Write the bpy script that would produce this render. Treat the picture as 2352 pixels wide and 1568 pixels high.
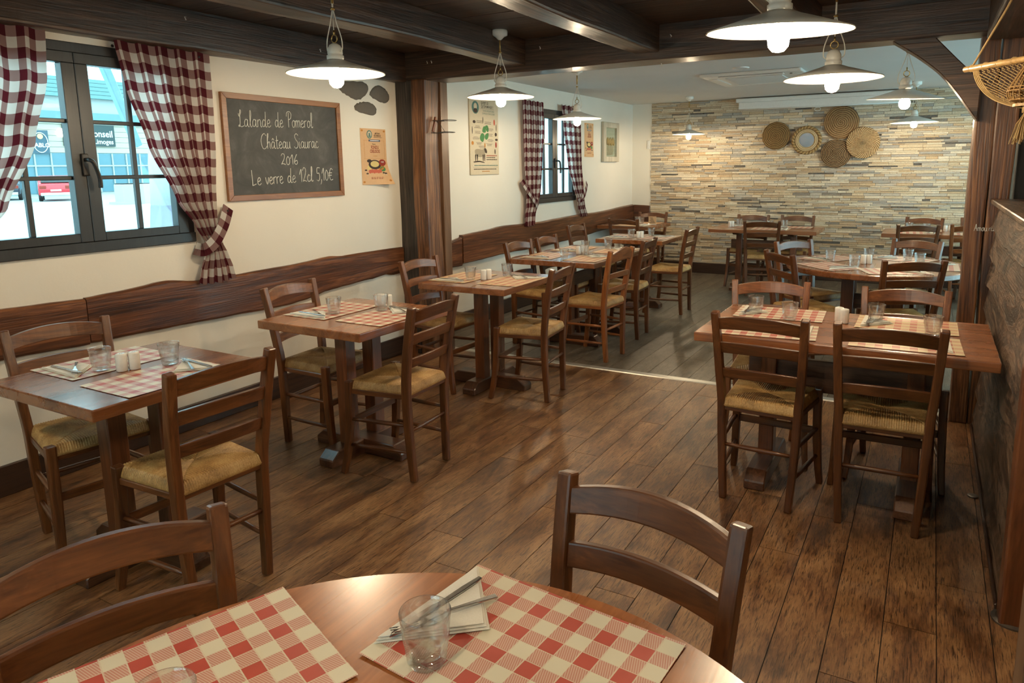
import bpy, bmesh, math, random
from mathutils import Vector, Matrix
PI = math.pi
for o in list(bpy.data.objects): bpy.data.objects.remove(o, do_unlink=True)
SC = bpy.context.scene
C = SC.collection
RND = random.Random(7)

# ------------------------------------------------------------------ camera
cd = bpy.data.cameras.new('camera'); cam = bpy.data.objects.new('camera', cd); C.objects.link(cam)
cd.sensor_fit = 'HORIZONTAL'; cd.sensor_width = 36; cd.lens = 24.8987
cd.shift_x = -0.02069; cd.shift_y = -0.05204; cd.clip_start = .02; cd.clip_end = 300
_r = (0.8735, 0.4868, -0.0122); _u = (-0.0713, 0.1527, 0.9857); _f = (-0.4817, 0.8601, -0.1681)
cam.matrix_world = Matrix(((_r[0], _u[0], -_f[0], 0), (_r[1], _u[1], -_f[1], 0), (_r[2], _u[2], -_f[2], 1.5), (0, 0, 0, 1)))
SC.camera = cam

# ------------------------------------------------------------------ world, daylight, exposure
SC.view_settings.view_transform = 'Standard'; SC.view_settings.look = 'None'
SC.view_settings.gamma = 1; SC.view_settings.use_curve_mapping = False
SC.view_settings.exposure = EXPOSURE = 0.7
W = bpy.data.worlds.new('overcast sky'); SC.world = W; W.use_nodes = True
bg = W.node_tree.nodes['Background']; bg.inputs[0].default_value = (.52, .89, 1.0, 1); bg.inputs[1].default_value = 3.6
cy = SC.cycles
cy.use_denoising = True; cy.use_adaptive_sampling = True; cy.adaptive_threshold = .1; cy.adaptive_min_samples = 16; cy.max_bounces = 6; cy.diffuse_bounces = 3; cy.glossy_bounces = 3
cy.transmission_bounces = 5; cy.transparent_max_bounces = 10; cy.caustics_reflective = False; cy.caustics_refractive = False
cy.sample_clamp_indirect = 6; cy.blur_glossy = .6
BULB = 300.0                                     # radiance of the pendant bulbs

# ------------------------------------------------------------------ mesh helpers
class MB:
    def __init__(s): s.v = []; s.f = []; s.uv = None
    def add(s, vs, fs):
        b = len(s.v); s.v += [tuple(p) for p in vs]; s.f += [tuple(i + b for i in f) for f in fs]; return s
    def box(s, x0, x1, y0, y1, z0, z1):
        return s.add([(x0,y0,z0),(x1,y0,z0),(x1,y1,z0),(x0,y1,z0),(x0,y0,z1),(x1,y0,z1),(x1,y1,z1),(x0,y1,z1)],
                     [(3,2,1,0),(4,5,6,7),(0,1,5,4),(1,2,6,5),(2,3,7,6),(3,0,4,7)])
    def loft(s, rings, cap=True):
        n = len(rings[0]); vs = [p for r in rings for p in r]; fs = []
        for i in range(len(rings) - 1):
            for j in range(n):
                k = (j + 1) % n
                fs.append((i*n+j, i*n+k, (i+1)*n+k, (i+1)*n+j))
        if cap: fs += [tuple(range(n - 1, -1, -1)), tuple((len(rings)-1)*n + j for j in range(n))]
        return s.add(vs, fs)
    def sweep(s, path, size, side=(1, 0, 0)):     # rectangular section (w along side, d across) along a path
        rings = []; side = Vector(side)
        for i, p in enumerate(path):
            p = Vector(p); a = Vector(path[max(0, i-1)]); b = Vector(path[min(len(path)-1, i+1)])
            t = (b - a).normalized(); x = (side - t * side.dot(t)).normalized(); y = t.cross(x)
            w, d = size[i] if isinstance(size, list) else size
            rings.append([p - x*w/2 - y*d/2, p + x*w/2 - y*d/2, p + x*w/2 + y*d/2, p - x*w/2 + y*d/2])
        return s.loft(rings)
    def tube(s, path, r, n=8, closed=False):
        rings = []; m = len(path); ref = Vector((.13, .21, .97))
        for i, p in enumerate(path):
            p = Vector(p)
            a = Vector(path[(i-1) % m] if closed or i else path[i]); b = Vector(path[(i+1) % m] if closed or i < m-1 else path[i])
            t = (b - a).normalized(); x = ref - t*ref.dot(t)
            if x.length < .05: x = Vector((1, 0, 0)) - t*t.x
            x.normalize(); y = t.cross(x); rr = r[i] if isinstance(r, list) else r
            rings.append([p + (x*math.cos(2*PI*j/n) + y*math.sin(2*PI*j/n))*rr for j in range(n)])
        if closed: rings.append(rings[0])
        return s.loft(rings, cap=not closed)
    def lathe(s, prof, n=24, c=(0, 0, 0), cap=True, flute=None):
        rings = []
        for r, z in prof:
            rings.append([(c[0] + r*math.cos(2*PI*j/n), c[1] + r*math.sin(2*PI*j/n), c[2] + z) for j in range(n)])
        return s.loft(rings, cap)
    def prism(s, pts, h0, h1, plane='xy'):         # polygon extruded along the third axis
        def q(a, b, c): return {'xy': (a, b, c), 'yz': (c, a, b), 'xz': (a, c, b)}[plane]
        n = len(pts); vs = [q(a, b, h0) for a, b in pts] + [q(a, b, h1) for a, b in pts]
        fs = [tuple(range(n-1, -1, -1)), tuple(range(n, 2*n))] + [(i, (i+1) % n, n + (i+1) % n, n + i) for i in range(n)]
        return s.add(vs, fs)
    def mesh(s, name, mat=None, bevel=0, seg=1, smooth=False, fix=True, angle=.5):
        me = bpy.data.meshes.new(name); me.from_pydata(s.v, [], s.f)
        bm = bmesh.new(); bm.from_mesh(me)
        if fix: bmesh.ops.recalc_face_normals(bm, faces=bm.faces)
        if bevel:
            es = [e for e in bm.edges if len(e.link_faces) == 2 and e.calc_face_angle(0) > angle]
            bmesh.ops.bevel(bm, geom=es, offset=bevel, segments=seg, profile=.6, affect='EDGES', clamp_overlap=True)
        bm.to_mesh(me); bm.free()
        if smooth:
            for p in me.polygons: p.use_smooth = True
        if mat: me.materials.append(mat)
        return me
    def build(s, name, mat, parent=None, **k): return link(name, s.mesh(name, mat, **k), parent)

def link(name, me, parent=None, loc=None, rz=None):
    o = bpy.data.objects.new(name, me); C.objects.link(o)
    if parent: o.parent = parent
    if loc: o.location = loc
    if rz is not None: o.rotation_euler = (0, 0, rz)
    return o
def tag(o, label=None, cat=None, group=None, kind=None):
    if label: o['label'] = label
    if cat: o['category'] = cat
    if group: o['group'] = group
    if kind: o['kind'] = kind
    return o
def struct(o): o['kind'] = 'structure'; return o
def thing(name, label, cat, loc=(0, 0, 0), rz=0, group=None):
    o = bpy.data.objects.new(name, None); C.objects.link(o); o.empty_display_size = .1
    o.location = loc; o.rotation_euler = (0, 0, rz); return tag(o, label, cat, group)
KIDS = {}
def copy_tree(root, loc=None, rz=None, label=None, parent=None, tone=None):
    c = root.copy(); C.objects.link(c); c.parent = parent
    if loc is not None: c.location = loc
    if rz is not None: c.rotation_euler = (0, 0, rz)
    if label: c['label'] = label
    if tone is not None: c['tone'] = tone
    for ch in KIDS.setdefault(root.name, [x for x in root.children]): copy_tree(ch, parent=c, tone=tone)
    return c
def settone(root, t):
    root['tone'] = t
    for ch in root.children: settone(ch, t)
def cr(pts, n=6, closed=False):                    # Catmull-Rom through points of any dimension
    out = []; m = len(pts); P = [Vector(p) for p in pts]
    for i in range(m if closed else m - 1):
        if closed: a, b, c, d = P[(i-1) % m], P[i], P[(i+1) % m], P[(i+2) % m]
        else: a, b, c, d = P[max(i-1, 0)], P[i], P[i+1], P[min(i+2, m-1)]
        for k in range(n):
            t = k/n; out.append(.5*((2*b) + (c-a)*t + (2*a-5*b+4*c-d)*t*t + (3*b-a-3*c+d)*t*t*t))
    if not closed: out.append(P[-1])
    return out
def lerp(a, b, t): return a + (b - a)*t
def sst(t): t = max(0, min(1, t)); return t*t*(3 - 2*t)

# ------------------------------------------------------------------ materials
def newmat(name):
    m = bpy.data.materials.new(name); m.use_nodes = True
    return m, m.node_tree, m.node_tree.nodes['Principled BSDF']
def nd(nt, typ, ins=None, **props):
    n = nt.nodes.new(typ)
    for k, v in props.items(): setattr(n, k, v)
    for k, v in (ins or {}).items():
        if isinstance(v, bpy.types.NodeSocket): nt.links.new(v, n.inputs[k])
        else: n.inputs[k].default_value = v
    return n
def mth(nt, op, a, b=None, c=None):
    n = nt.nodes.new('ShaderNodeMath'); n.operation = op
    for i, v in enumerate((a, b, c)):
        if v is None: continue
        if isinstance(v, bpy.types.NodeSocket): nt.links.new(v, n.inputs[i])
        else: n.inputs[i].default_value = v
    return n.outputs[0]
def ramp(nt, fac, stops, interp='LINEAR'):
    n = nt.nodes.new('ShaderNodeValToRGB'); nt.links.new(fac, n.inputs[0]); cr_ = n.color_ramp; cr_.interpolation = interp
    while len(cr_.elements) < len(stops): cr_.elements.new(.5)
    for e, (p, c) in zip(cr_.elements, stops): e.position = p; e.color = (*c, 1) if len(c) == 3 else c
    return n.outputs[0]
def mixc(nt, fac, a, b, blend='MIX'):
    n = nt.nodes.new('ShaderNodeMix'); n.data_type = 'RGBA'; n.blend_type = blend
    for i, v in ((0, fac), (6, a), (7, b)):
        if isinstance(v, bpy.types.NodeSocket): nt.links.new(v, n.inputs[i])
        else: n.inputs[i].default_value = v if i == 0 else (*v, 1) if len(v) == 3 else v
    return n.outputs[2]
def schlick(nt, f0, p=5.0):                                # Fresnel sheen that is the same on both faces of a thin pane
    fc = nd(nt, 'ShaderNodeLayerWeight', {'Blend': .5}).outputs['Facing']
    return mth(nt, 'ADD', f0, mth(nt, 'MULTIPLY', mth(nt, 'POWER', fc, p), .9 - f0))
def srgb(r, g, b):
    f = lambda c: ((c/255 + .055)/1.055)**2.4 if c > 10 else c/255/12.92
    return (f(r), f(g), f(b))
def plain(name, col, rough=.5, metal=0, bump=0, bscale=60, spec=.5, coat=0):
    m, nt, b = newmat(name)
    b.inputs['Base Color'].default_value = (*col, 1); b.inputs['Roughness'].default_value = rough; b.inputs['Metallic'].default_value = metal
    b.inputs['Specular IOR Level'].default_value = spec; b.inputs['Coat Weight'].default_value = coat
    tc = nd(nt, 'ShaderNodeTexCoord')
    no = nd(nt, 'ShaderNodeTexNoise', {'Vector': tc.outputs['Object'], 'Scale': bscale, 'Detail': 4})
    va = nd(nt, 'ShaderNodeHueSaturation', {'Value': mth(nt, 'ADD', mth(nt, 'MULTIPLY', no.outputs[0], .14), .93), 'Color': (*col, 1)})
    nt.links.new(va.outputs[0], b.inputs['Base Color'])
    if bump:
        bp = nd(nt, 'ShaderNodeBump', {'Height': no.outputs[0], 'Strength': bump, 'Distance': .002}); nt.links.new(bp.outputs[0], b.inputs['Normal'])
    return m
def wood(name, dark, mid, light, axis='Z', scale=1.0, rough=.35, coat=.25, world=False, bump=.15, knots=0, cross=11, along=.9, fine=.35, spread=.5, sp=.5):
    m, nt, b = newmat(name)
    if world: co = nd(nt, 'ShaderNodeNewGeometry').outputs['Position']
    else: co = nd(nt, 'ShaderNodeTexCoord').outputs['Object']
    oi = nd(nt, 'ShaderNodeObjectInfo'); off = nd(nt, 'ShaderNodeVectorMath', {0: co, 1: nd(nt, 'ShaderNodeCombineXYZ', {
        'X': mth(nt, 'MULTIPLY', oi.outputs['Random'], 37.7), 'Y': mth(nt, 'MULTIPLY', oi.outputs['Random'], 91.3), 'Z': mth(nt, 'MULTIPLY', oi.outputs['Random'], 53.1)}).outputs[0]}, operation='ADD')
    s = [cross*scale]*3; s['XYZ'.index(axis)] = along*scale
    mp = nd(nt, 'ShaderNodeMapping', {'Vector': off.outputs[0], 'Scale': s})
    n1 = nd(nt, 'ShaderNodeTexNoise', {'Vector': mp.outputs[0], 'Scale': 1.0, 'Detail': 5, 'Roughness': .6, 'Distortion': 1.1})
    s2 = [130*scale]*3; s2['XYZ'.index(axis)] = 4*scale
    mp2 = nd(nt, 'ShaderNodeMapping', {'Vector': off.outputs[0], 'Scale': s2})
    n2 = nd(nt, 'ShaderNodeTexNoise', {'Vector': mp2.outputs[0], 'Scale': 1.0, 'Detail': 3})
    rings = mth(nt, 'FRACT', mth(nt, 'MULTIPLY', n1.outputs[0], 6.0))
    rings = mth(nt, 'PINGPONG', rings, .5)
    f = mth(nt, 'ADD', mth(nt, 'MULTIPLY', n1.outputs[0], 1 - fine*.5), mth(nt, 'MULTIPLY', rings, spread*.6))
    f = mth(nt, 'ADD', f, mth(nt, 'MULTIPLY', mth(nt, 'SUBTRACT', n2.outputs[0], .5), fine))
    col = ramp(nt, f, [(.28, dark), (.52, mid), (.8, light)])
    if knots:
        vo = nd(nt, 'ShaderNodeTexVoronoi', {'Vector': nd(nt, 'ShaderNodeMapping', {'Vector': off.outputs[0], 'Scale': [knots*(.45 if a == axis else 1) for a in 'XYZ']}).outputs[0], 'Scale': 1.0})
        k = ramp(nt, vo.outputs['Distance'], [(.05, (1, 1, 1)), (.16, (0, 0, 0))])
        col = mixc(nt, mth(nt, 'MULTIPLY', k, .8), col, tuple(c*.45 for c in dark))
    at = nd(nt, 'ShaderNodeAttribute', attribute_type='OBJECT', attribute_name='tone')
    hs = nd(nt, 'ShaderNodeHueSaturation', {'Color': col, 'Value': mth(nt, 'ADD', at.outputs['Fac'], 1.0)})
    nt.links.new(hs.outputs[0], b.inputs['Base Color'])
    b.inputs['Coat Weight'].default_value = coat; b.inputs['Coat Roughness'].default_value = .22; b.inputs['Specular IOR Level'].default_value = sp
    rr = mth(nt, 'ADD', rough - .08, mth(nt, 'MULTIPLY', n1.outputs[0], .16)); nt.links.new(rr, b.inputs['Roughness'])
    if bump:
        bp = nd(nt, 'ShaderNodeBump', {'Height': f, 'Strength': bump, 'Distance': .004}); nt.links.new(bp.outputs[0], b.inputs['Normal'])
    return m
M = {}
CH = dict(dark=(.060, .018, .005), mid=(.140, .046, .012), light=(.25, .095, .028))
for a in 'XYZ': M['chair' + a] = wood('chair wood ' + a, axis=a, rough=.34, coat=.22, cross=16, along=1.6, bump=.10, fine=.38, spread=.28, **CH)
TB = dict(dark=(.175, .056, .017), mid=(.255, .087, .027), light=(.36, .135, .045))
for a in 'XYZ': M['table' + a] = wood('table wood ' + a, axis=a, rough=.28, coat=.6, cross=9, along=.8, bump=.05, knots=2.2, **TB)
M['tleg'] = wood('table leg wood', (.06, .018, .006), (.15, .046, .015), (.25, .09, .03), axis='Z', rough=.32, coat=.35, cross=9, knots=2.5)
M['tfootX'] = wood('table foot wood X', (.035, .014, .007), (.085, .032, .014), (.17, .075, .035), axis='X', rough=.34, coat=.35, cross=12)
M['tfootY'] = wood('table foot wood Y', (.035, .014, .007), (.085, .032, .014), (.17, .075, .035), axis='Y', rough=.34, coat=.35, cross=12)
BM = dict(dark=(.018, .010, .006), mid=(.088, .047, .028), light=(.22, .13, .08))
M['beamY'] = wood('beam wood Y', axis='Y', rough=.42, coat=.2, bump=.7, cross=9, along=.5, knots=1.6, fine=.5, **BM)
M['beamX'] = wood('beam wood X', axis='X', rough=.42, coat=.2, bump=.7, cross=9, along=.5, knots=1.6, fine=.5, **BM)
M['ceilX'] = wood('ceiling board wood', (.030, .018, .013), (.090, .054, .037), (.16, .10, .07), axis='X', rough=.5, coat=.05, bump=.5, cross=9, along=.5, fine=.5)
M['post'] = wood('old post wood', (.045, .016, .006), (.145, .055, .018), (.30, .135, .05), axis='Z', rough=.42, coat=.2, bump=.6, cross=10, along=.45, knots=1.3, fine=.6, spread=.9)
M['postgrey'] = wood('weathered post wood', (.020, .014, .010), (.06, .042, .030), (.16, .125, .095), axis='Z', rough=.55, coat=.05, bump=.7, cross=14, along=.45, fine=.6)
M['postpale'] = wood('pale brown board', (.09, .045, .022), (.16, .082, .042), (.21, .115, .06), axis='Z', rough=.4, coat=.2, bump=.1, cross=9, along=.4)
M['rail'] = wood('wall rail wood', (.036, .012, .005), (.125, .042, .015), (.26, .10, .038), axis='Y', rough=.36, coat=.3, bump=.5, cross=10, along=.55, knots=1.0, fine=.5, spread=.8)
M['railX'] = wood('wall rail wood X', (.030, .010, .005), (.098, .033, .013), (.17, .065, .028), axis='X', rough=.36, coat=.3, bump=.4, cross=10, along=.55)
M['base'] = wood('baseboard wood', (.020, .009, .005), (.042, .018, .010), (.075, .034, .018), axis='Y', rough=.4, coat=.2, bump=.2, cross=8, along=.5)
M['baseX'] = wood('baseboard wood X', (.020, .009, .005), (.042, .018, .010), (.075, .034, .018), axis='X', rough=.4, coat=.2, bump=.2, cross=8, along=.5)
M['clap'] = wood('partition board wood', (.020, .011, .007), (.075, .042, .025), (.18, .112, .070), axis='Y', rough=.45, coat=.12, bump=.7, cross=6, along=1.5, fine=.6, spread=1.3)
M['panelZ'] = wood('grooved panel wood', (.05, .04, .028), (.10, .085, .06), (.15, .13, .095), axis='Z', rough=.55, coat=0, bump=.4)
M['frame'] = wood('chalkboard frame wood', (.20, .075, .022), (.30, .12, .036), (.38, .165, .055), axis='Y', rough=.4, coat=.15, bump=.06)
M['rimwhite'] = wood('whitewashed frame wood', (.42, .37, .27), (.58, .53, .42), (.66, .61, .5), axis='Z', rough=.6, coat=0, bump=.2)
M['rod'] = wood('bamboo rod', (.35, .20, .07), (.55, .35, .14), (.66, .45, .2), axis='X', rough=.4, coat=.2)
def floor_mat(name, c0, c1, c2, c3, rough):
    m, nt, b = newmat(name)
    po = nd(nt, 'ShaderNodeNewGeometry').outputs['Position']; oi = nd(nt, 'ShaderNodeObjectInfo').outputs['Random']
    off = nd(nt, 'ShaderNodeVectorMath', {0: po, 1: nd(nt, 'ShaderNodeCombineXYZ', {'X': mth(nt, 'MULTIPLY', oi, 31.), 'Y': mth(nt, 'MULTIPLY', oi, 77.), 'Z': 0.}).outputs[0]}, operation='ADD').outputs[0]
    big = nd(nt, 'ShaderNodeTexNoise', {'Vector': nd(nt, 'ShaderNodeMapping', {'Vector': off, 'Scale': (9, 2.6, 1)}).outputs[0], 'Scale': 1., 'Detail': 4, 'Roughness': .6, 'Distortion': .5}).outputs[0]
    gr = nd(nt, 'ShaderNodeTexNoise', {'Vector': nd(nt, 'ShaderNodeMapping', {'Vector': off, 'Scale': (210, 16, 1)}).outputs[0], 'Scale': 1., 'Detail': 5, 'Roughness': .72, 'Distortion': .7}).outputs[0]
    md = nd(nt, 'ShaderNodeTexNoise', {'Vector': nd(nt, 'ShaderNodeMapping', {'Vector': off, 'Scale': (34, 6, 1)}).outputs[0], 'Scale': 1., 'Detail': 6, 'Roughness': .7, 'Distortion': 1.6}).outputs[0]
    f = mth(nt, 'ADD', mth(nt, 'MULTIPLY', big, .75), mth(nt, 'MULTIPLY', md, .35))
    col = ramp(nt, f, [(.36, c0), (.50, c1), (.60, c2), (.74, c3)])
    col = mixc(nt, mth(nt, 'MULTIPLY', ramp(nt, gr, [(.38, (1, 1, 1)), (.50, (0, 0, 0))]), .82), col, tuple(c*.42 for c in c0))
    vo = nd(nt, 'ShaderNodeTexVoronoi', {'Vector': nd(nt, 'ShaderNodeMapping', {'Vector': off, 'Scale': (5, 2.4, 1)}).outputs[0], 'Scale': 1.})
    kn = mth(nt, 'MULTIPLY', ramp(nt, vo.outputs['Distance'], [(.03, (1, 1, 1)), (.15, (0, 0, 0))]), ramp(nt, md, [(.4, (0, 0, 0)), (.6, (1, 1, 1))]))
    col = mixc(nt, mth(nt, 'MULTIPLY', kn, .85), col, tuple(c*.25 for c in c0))
    hs = nd(nt, 'ShaderNodeHueSaturation', {'Color': col, 'Value': mth(nt, 'ADD', mth(nt, 'MULTIPLY', nd(nt, 'ShaderNodeTexWhiteNoise', {'W': oi}, noise_dimensions='1D').outputs[0], .2), .9)})
    nt.links.new(hs.outputs[0], b.inputs['Base Color'])
    nt.links.new(mth(nt, 'ADD', rough - .06, mth(nt, 'MULTIPLY', gr, .16)), b.inputs['Roughness'])
    bp = nd(nt, 'ShaderNodeBump', {'Height': mth(nt, 'ADD', gr, mth(nt, 'MULTIPLY', md, .6)), 'Strength': .35, 'Distance': .0025}); nt.links.new(bp.outputs[0], b.inputs['Normal'])
    return m
M['floor'] = floor_mat('brown plank floor', (.050, .021, .009), (.165, .072, .028), (.27, .135, .056), (.37, .205, .095), .33)
M['floorfar'] = floor_mat('grey brown plank floor', (.075, .058, .042), (.128, .100, .073), (.172, .138, .102), (.225, .185, .14), .36)
M['gap'] = plain('dark joint', (.012, .008, .006), .8)
def plaster(name, col):
    m, nt, b = newmat(name); po = nd(nt, 'ShaderNodeNewGeometry').outputs['Position']
    n1 = nd(nt, 'ShaderNodeTexNoise', {'Vector': po, 'Scale': 1.3, 'Detail': 4}).outputs[0]
    n2 = nd(nt, 'ShaderNodeTexNoise', {'Vector': po, 'Scale': 22, 'Detail': 6, 'Roughness': .7}).outputs[0]
    hs = nd(nt, 'ShaderNodeHueSaturation', {'Color': (*col, 1), 'Value': mth(nt, 'ADD', .93, mth(nt, 'MULTIPLY', n1, .14))})
    nt.links.new(hs.outputs[0], b.inputs['Base Color']); b.inputs['Roughness'].default_value = .75; b.inputs['Specular IOR Level'].default_value = .25
    bp = nd(nt, 'ShaderNodeBump', {'Height': n2, 'Strength': .18, 'Distance': .006}); nt.links.new(bp.outputs[0], b.inputs['Normal'])
    return m
M['wall'] = plaster('cream plaster', (.80, .755, .665))
M['ceilw'] = plaster('white ceiling paint', (.74, .73, .70))
M['dark'] = plain('dark wall paint', (.02, .016, .013), .7)  # near-black paint for the divider, partition core and planter soil
M['anth'] = wood('anthracite window frame', (.014, .015, .017), (.020, .022, .024), (.028, .030, .032), axis='Z', rough=.42, coat=.1, bump=.1)
M['anth2'] = M['anth']
M['white'] = plain('white lacquer', (.74, .73, .69), .35)
M['ceram'] = plain('white ceramic', (.82, .80, .74), .18, spec=.6)
M['enamel'] = plain('white enamel', (.68, .66, .60), .3)
M['brass'] = plain('aged brass', (.42, .29, .11), .34, 1)
M['steel'] = plain('polished steel', (.56, .55, .54), .24, 1)
M['alu'] = plain('brushed aluminium', (.60, .58, .53), .35, .6, bump=.1, bscale=200)
M['gunmetal'] = plain('dull grey metal', (.16, .14, .12), .4, .8)
M['black'] = plain('black metal', (.015, .013, .012), .4)
M['cord'] = plain('white cotton cord', (.70, .66, .58), .8)
M['jute'] = plain('jute cord', (.42, .28, .12), .85, bump=.5, bscale=300)
M['wicker'] = plain('wicker', (.34, .19, .06), .6, bump=.3, bscale=120)
M['paper'] = plain('white paper napkin', (.80, .77, .69), .8, bump=.1, bscale=300)
M['card'] = plain('cream card', (.62, .53, .38), .7)
M['peach'] = plain('peach poster paper', (.68, .42, .22), .6)
M['ink'] = plain('brown ink', (.05, .03, .02), .7)
M['inkred'] = plain('dark red ink', (.30, .035, .018), .7)
M['inkgreen'] = plain('green ink', (.07, .22, .07), .7)
M['inkteal'] = plain('teal ink', (.10, .20, .17), .7)
M['inkblue'] = plain('blue ink', (.02, .06, .14), .7)
M['inkwhite'] = plain('white ink', (.8, .78, .72), .7)
M['inkgold'] = plain('straw yellow ink', (.70, .55, .22), .7)
M['inkorange'] = plain('orange ink', (.50, .20, .03), .7)
M['inkpink'] = plain('meat red ink', (.55, .12, .07), .7)
M['chalk'] = plain('white chalk', (.66, .65, .60), .95)
M['stoneinlay'] = plain('grey fieldstone', (.150, .128, .105), .9, bump=1.0, bscale=45)
M['bead'] = plain('seam trim', (.78, .74, .66), .6)
m, nt, b = newmat('chalkboard slate'); M['slate'] = m
po = nd(nt, 'ShaderNodeNewGeometry').outputs['Position']
n1 = nd(nt, 'ShaderNodeTexNoise', {'Vector': po, 'Scale': 5.5, 'Detail': 6, 'Roughness': .65, 'Distortion': 1.5}).outputs[0]
nt.links.new(ramp(nt, n1, [(.35, (.040, .038, .034)), (.55, (.062, .059, .053)), (.75, (.11, .105, .096))]), b.inputs['Base Color']); b.inputs['Roughness'].default_value = .6
# window glass: thin clear pane with a Fresnel sheen
m, nt, b = newmat('window glass'); M['glass'] = m
nt.nodes.remove(b); out = nt.nodes['Material Output']
tr = nd(nt, 'ShaderNodeBsdfTransparent', {'Color': (.93, .97, .97, 1)}); gl = nd(nt, 'ShaderNodeBsdfGlossy', {'Roughness': .02})
fr = schlick(nt, .04); mx = nd(nt, 'ShaderNodeMixShader', {0: fr, 1: tr.outputs[0], 2: gl.outputs[0]})
nt.links.new(mx.outputs[0], out.inputs[0])
m, nt, b = newmat('drinking glass'); M['tumbler'] = m
b.inputs['Base Color'].default_value = (.98, .99, .99, 1); b.inputs['Roughness'].default_value = .02; b.inputs['IOR'].default_value = 1.42; b.inputs['Transmission Weight'].default_value = 1
tr = nd(nt, 'ShaderNodeBsdfTransparent', {'Color': (.975, .985, .985, 1)}); gl = nd(nt, 'ShaderNodeBsdfGlossy', {'Roughness': .015})
m1 = nd(nt, 'ShaderNodeMixShader', {0: .80, 1: b.outputs[0], 2: tr.outputs[0]})
mx = nd(nt, 'ShaderNodeMixShader', {0: schlick(nt, .06, 3.2), 1: m1.outputs[0], 2: gl.outputs[0]}); nt.links.new(mx.outputs[0], nt.nodes['Material Output'].inputs[0])
m, nt, b = newmat('mirror'); M['mirror'] = m
b.inputs['Base Color'].default_value = (.8, .82, .83, 1); b.inputs['Metallic'].default_value = 1; b.inputs['Roughness'].default_value = .05
m, nt, b = newmat('lit bulb'); M['bulb'] = m
b.inputs['Base Color'].default_value = (1, .9, .7, 1); b.inputs['Emission Color'].default_value = (1, .79, .52, 1); b.inputs['Emission Strength'].default_value = BULB
# rush seat
m, nt, b = newmat('woven rush'); M['rush'] = m
tc = nd(nt, 'ShaderNodeTexCoord').outputs['Object']; oi = nd(nt, 'ShaderNodeObjectInfo').outputs['Random']
n1 = nd(nt, 'ShaderNodeTexNoise', {'Vector': tc, 'Scale': 14, 'Detail': 4}).outputs[0]; n2 = nd(nt, 'ShaderNodeTexNoise', {'Vector': tc, 'Scale': 190, 'Detail': 2}).outputs[0]
col = ramp(nt, mth(nt, 'ADD', mth(nt, 'MULTIPLY', n1, .6), mth(nt, 'MULTIPLY', n2, .4)), [(.3, (.16, .080, .022)), (.5, (.38, .215, .070)), (.72, (.58, .39, .165))])
hs = nd(nt, 'ShaderNodeHueSaturation', {'Color': col, 'Value': mth(nt, 'ADD', .85, mth(nt, 'MULTIPLY', oi, .35))}); nt.links.new(hs.outputs[0], b.inputs['Base Color'])
b.inputs['Roughness'].default_value = .5
# gingham (uv in metres)
def gingham(name, red, half, white, sq, thin=0.0, trans=.0, lines=False):
    m, nt, b = newmat(name); uv = nd(nt, 'ShaderNodeUVMap').outputs[0]
    sx = nd(nt, 'ShaderNodeSeparateXYZ', {0: uv}); U, V = sx.outputs[0], sx.outputs[1]
    st = lambda s: mth(nt, 'LESS_THAN', mth(nt, 'FRACT', mth(nt, 'DIVIDE', s, 2*sq)), .5)
    a, c = st(U), st(V)
    su = mth(nt, 'ADD', a, c)
    if lines:
        hat = mth(nt, 'LESS_THAN', mth(nt, 'FRACT', mth(nt, 'MULTIPLY', mth(nt, 'ADD', U, mth(nt, 'MULTIPLY', V, .35)), 260)), .62)
        hcol = mixc(nt, hat, tuple(lerp(h, w, .55) for h, w in zip(half, white)), half)
    else: hcol = half
    col = mixc(nt, mth(nt, 'GREATER_THAN', su, .5), white, hcol)
    col = mixc(nt, mth(nt, 'GREATER_THAN', su, 1.5), col, red)
    if lines:
        e = lambda s: mth(nt, 'LESS_THAN', mth(nt, 'PINGPONG', mth(nt, 'ADD', s, 0.0), sq/2*1.0), sq*.035)
        ln = mth(nt, 'MAXIMUM', mth(nt, 'LESS_THAN', mth(nt, 'FRACT', mth(nt, 'DIVIDE', U, sq)), .07), mth(nt, 'LESS_THAN', mth(nt, 'FRACT', mth(nt, 'DIVIDE', V, sq)), .05))
        col = mixc(nt, mth(nt, 'MULTIPLY', ln, .75), col, white)
    nt.links.new(col, b.inputs['Base Color']); b.inputs['Roughness'].default_value = .42 if lines else .85; b.inputs['Specular IOR Level'].default_value = .5 if lines else .3
    if trans:
        t = nd(nt, 'ShaderNodeBsdfTranslucent'); nt.links.new(col, t.inputs[0])
        mx = nd(nt, 'ShaderNodeMixShader', {0: trans, 1: b.outputs[0], 2: t.outputs[0]}); nt.links.new(mx.outputs[0], nt.nodes['Material Output'].inputs[0])
    return m
M['cloth'] = gingham('red gingham cloth', (.085, .008, .014), (.30, .175, .16), (.72, .685, .64), .05, trans=.42)
M['mat'] = gingham('red gingham paper', (.48, .075, .05), (.56, .25, .19), (.74, .68, .52), .0323, lines=True)
M['matwarm'] = gingham('orange gingham paper', (.48, .10, .055), (.60, .32, .18), (.70, .56, .32), .0323, lines=True)

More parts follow.
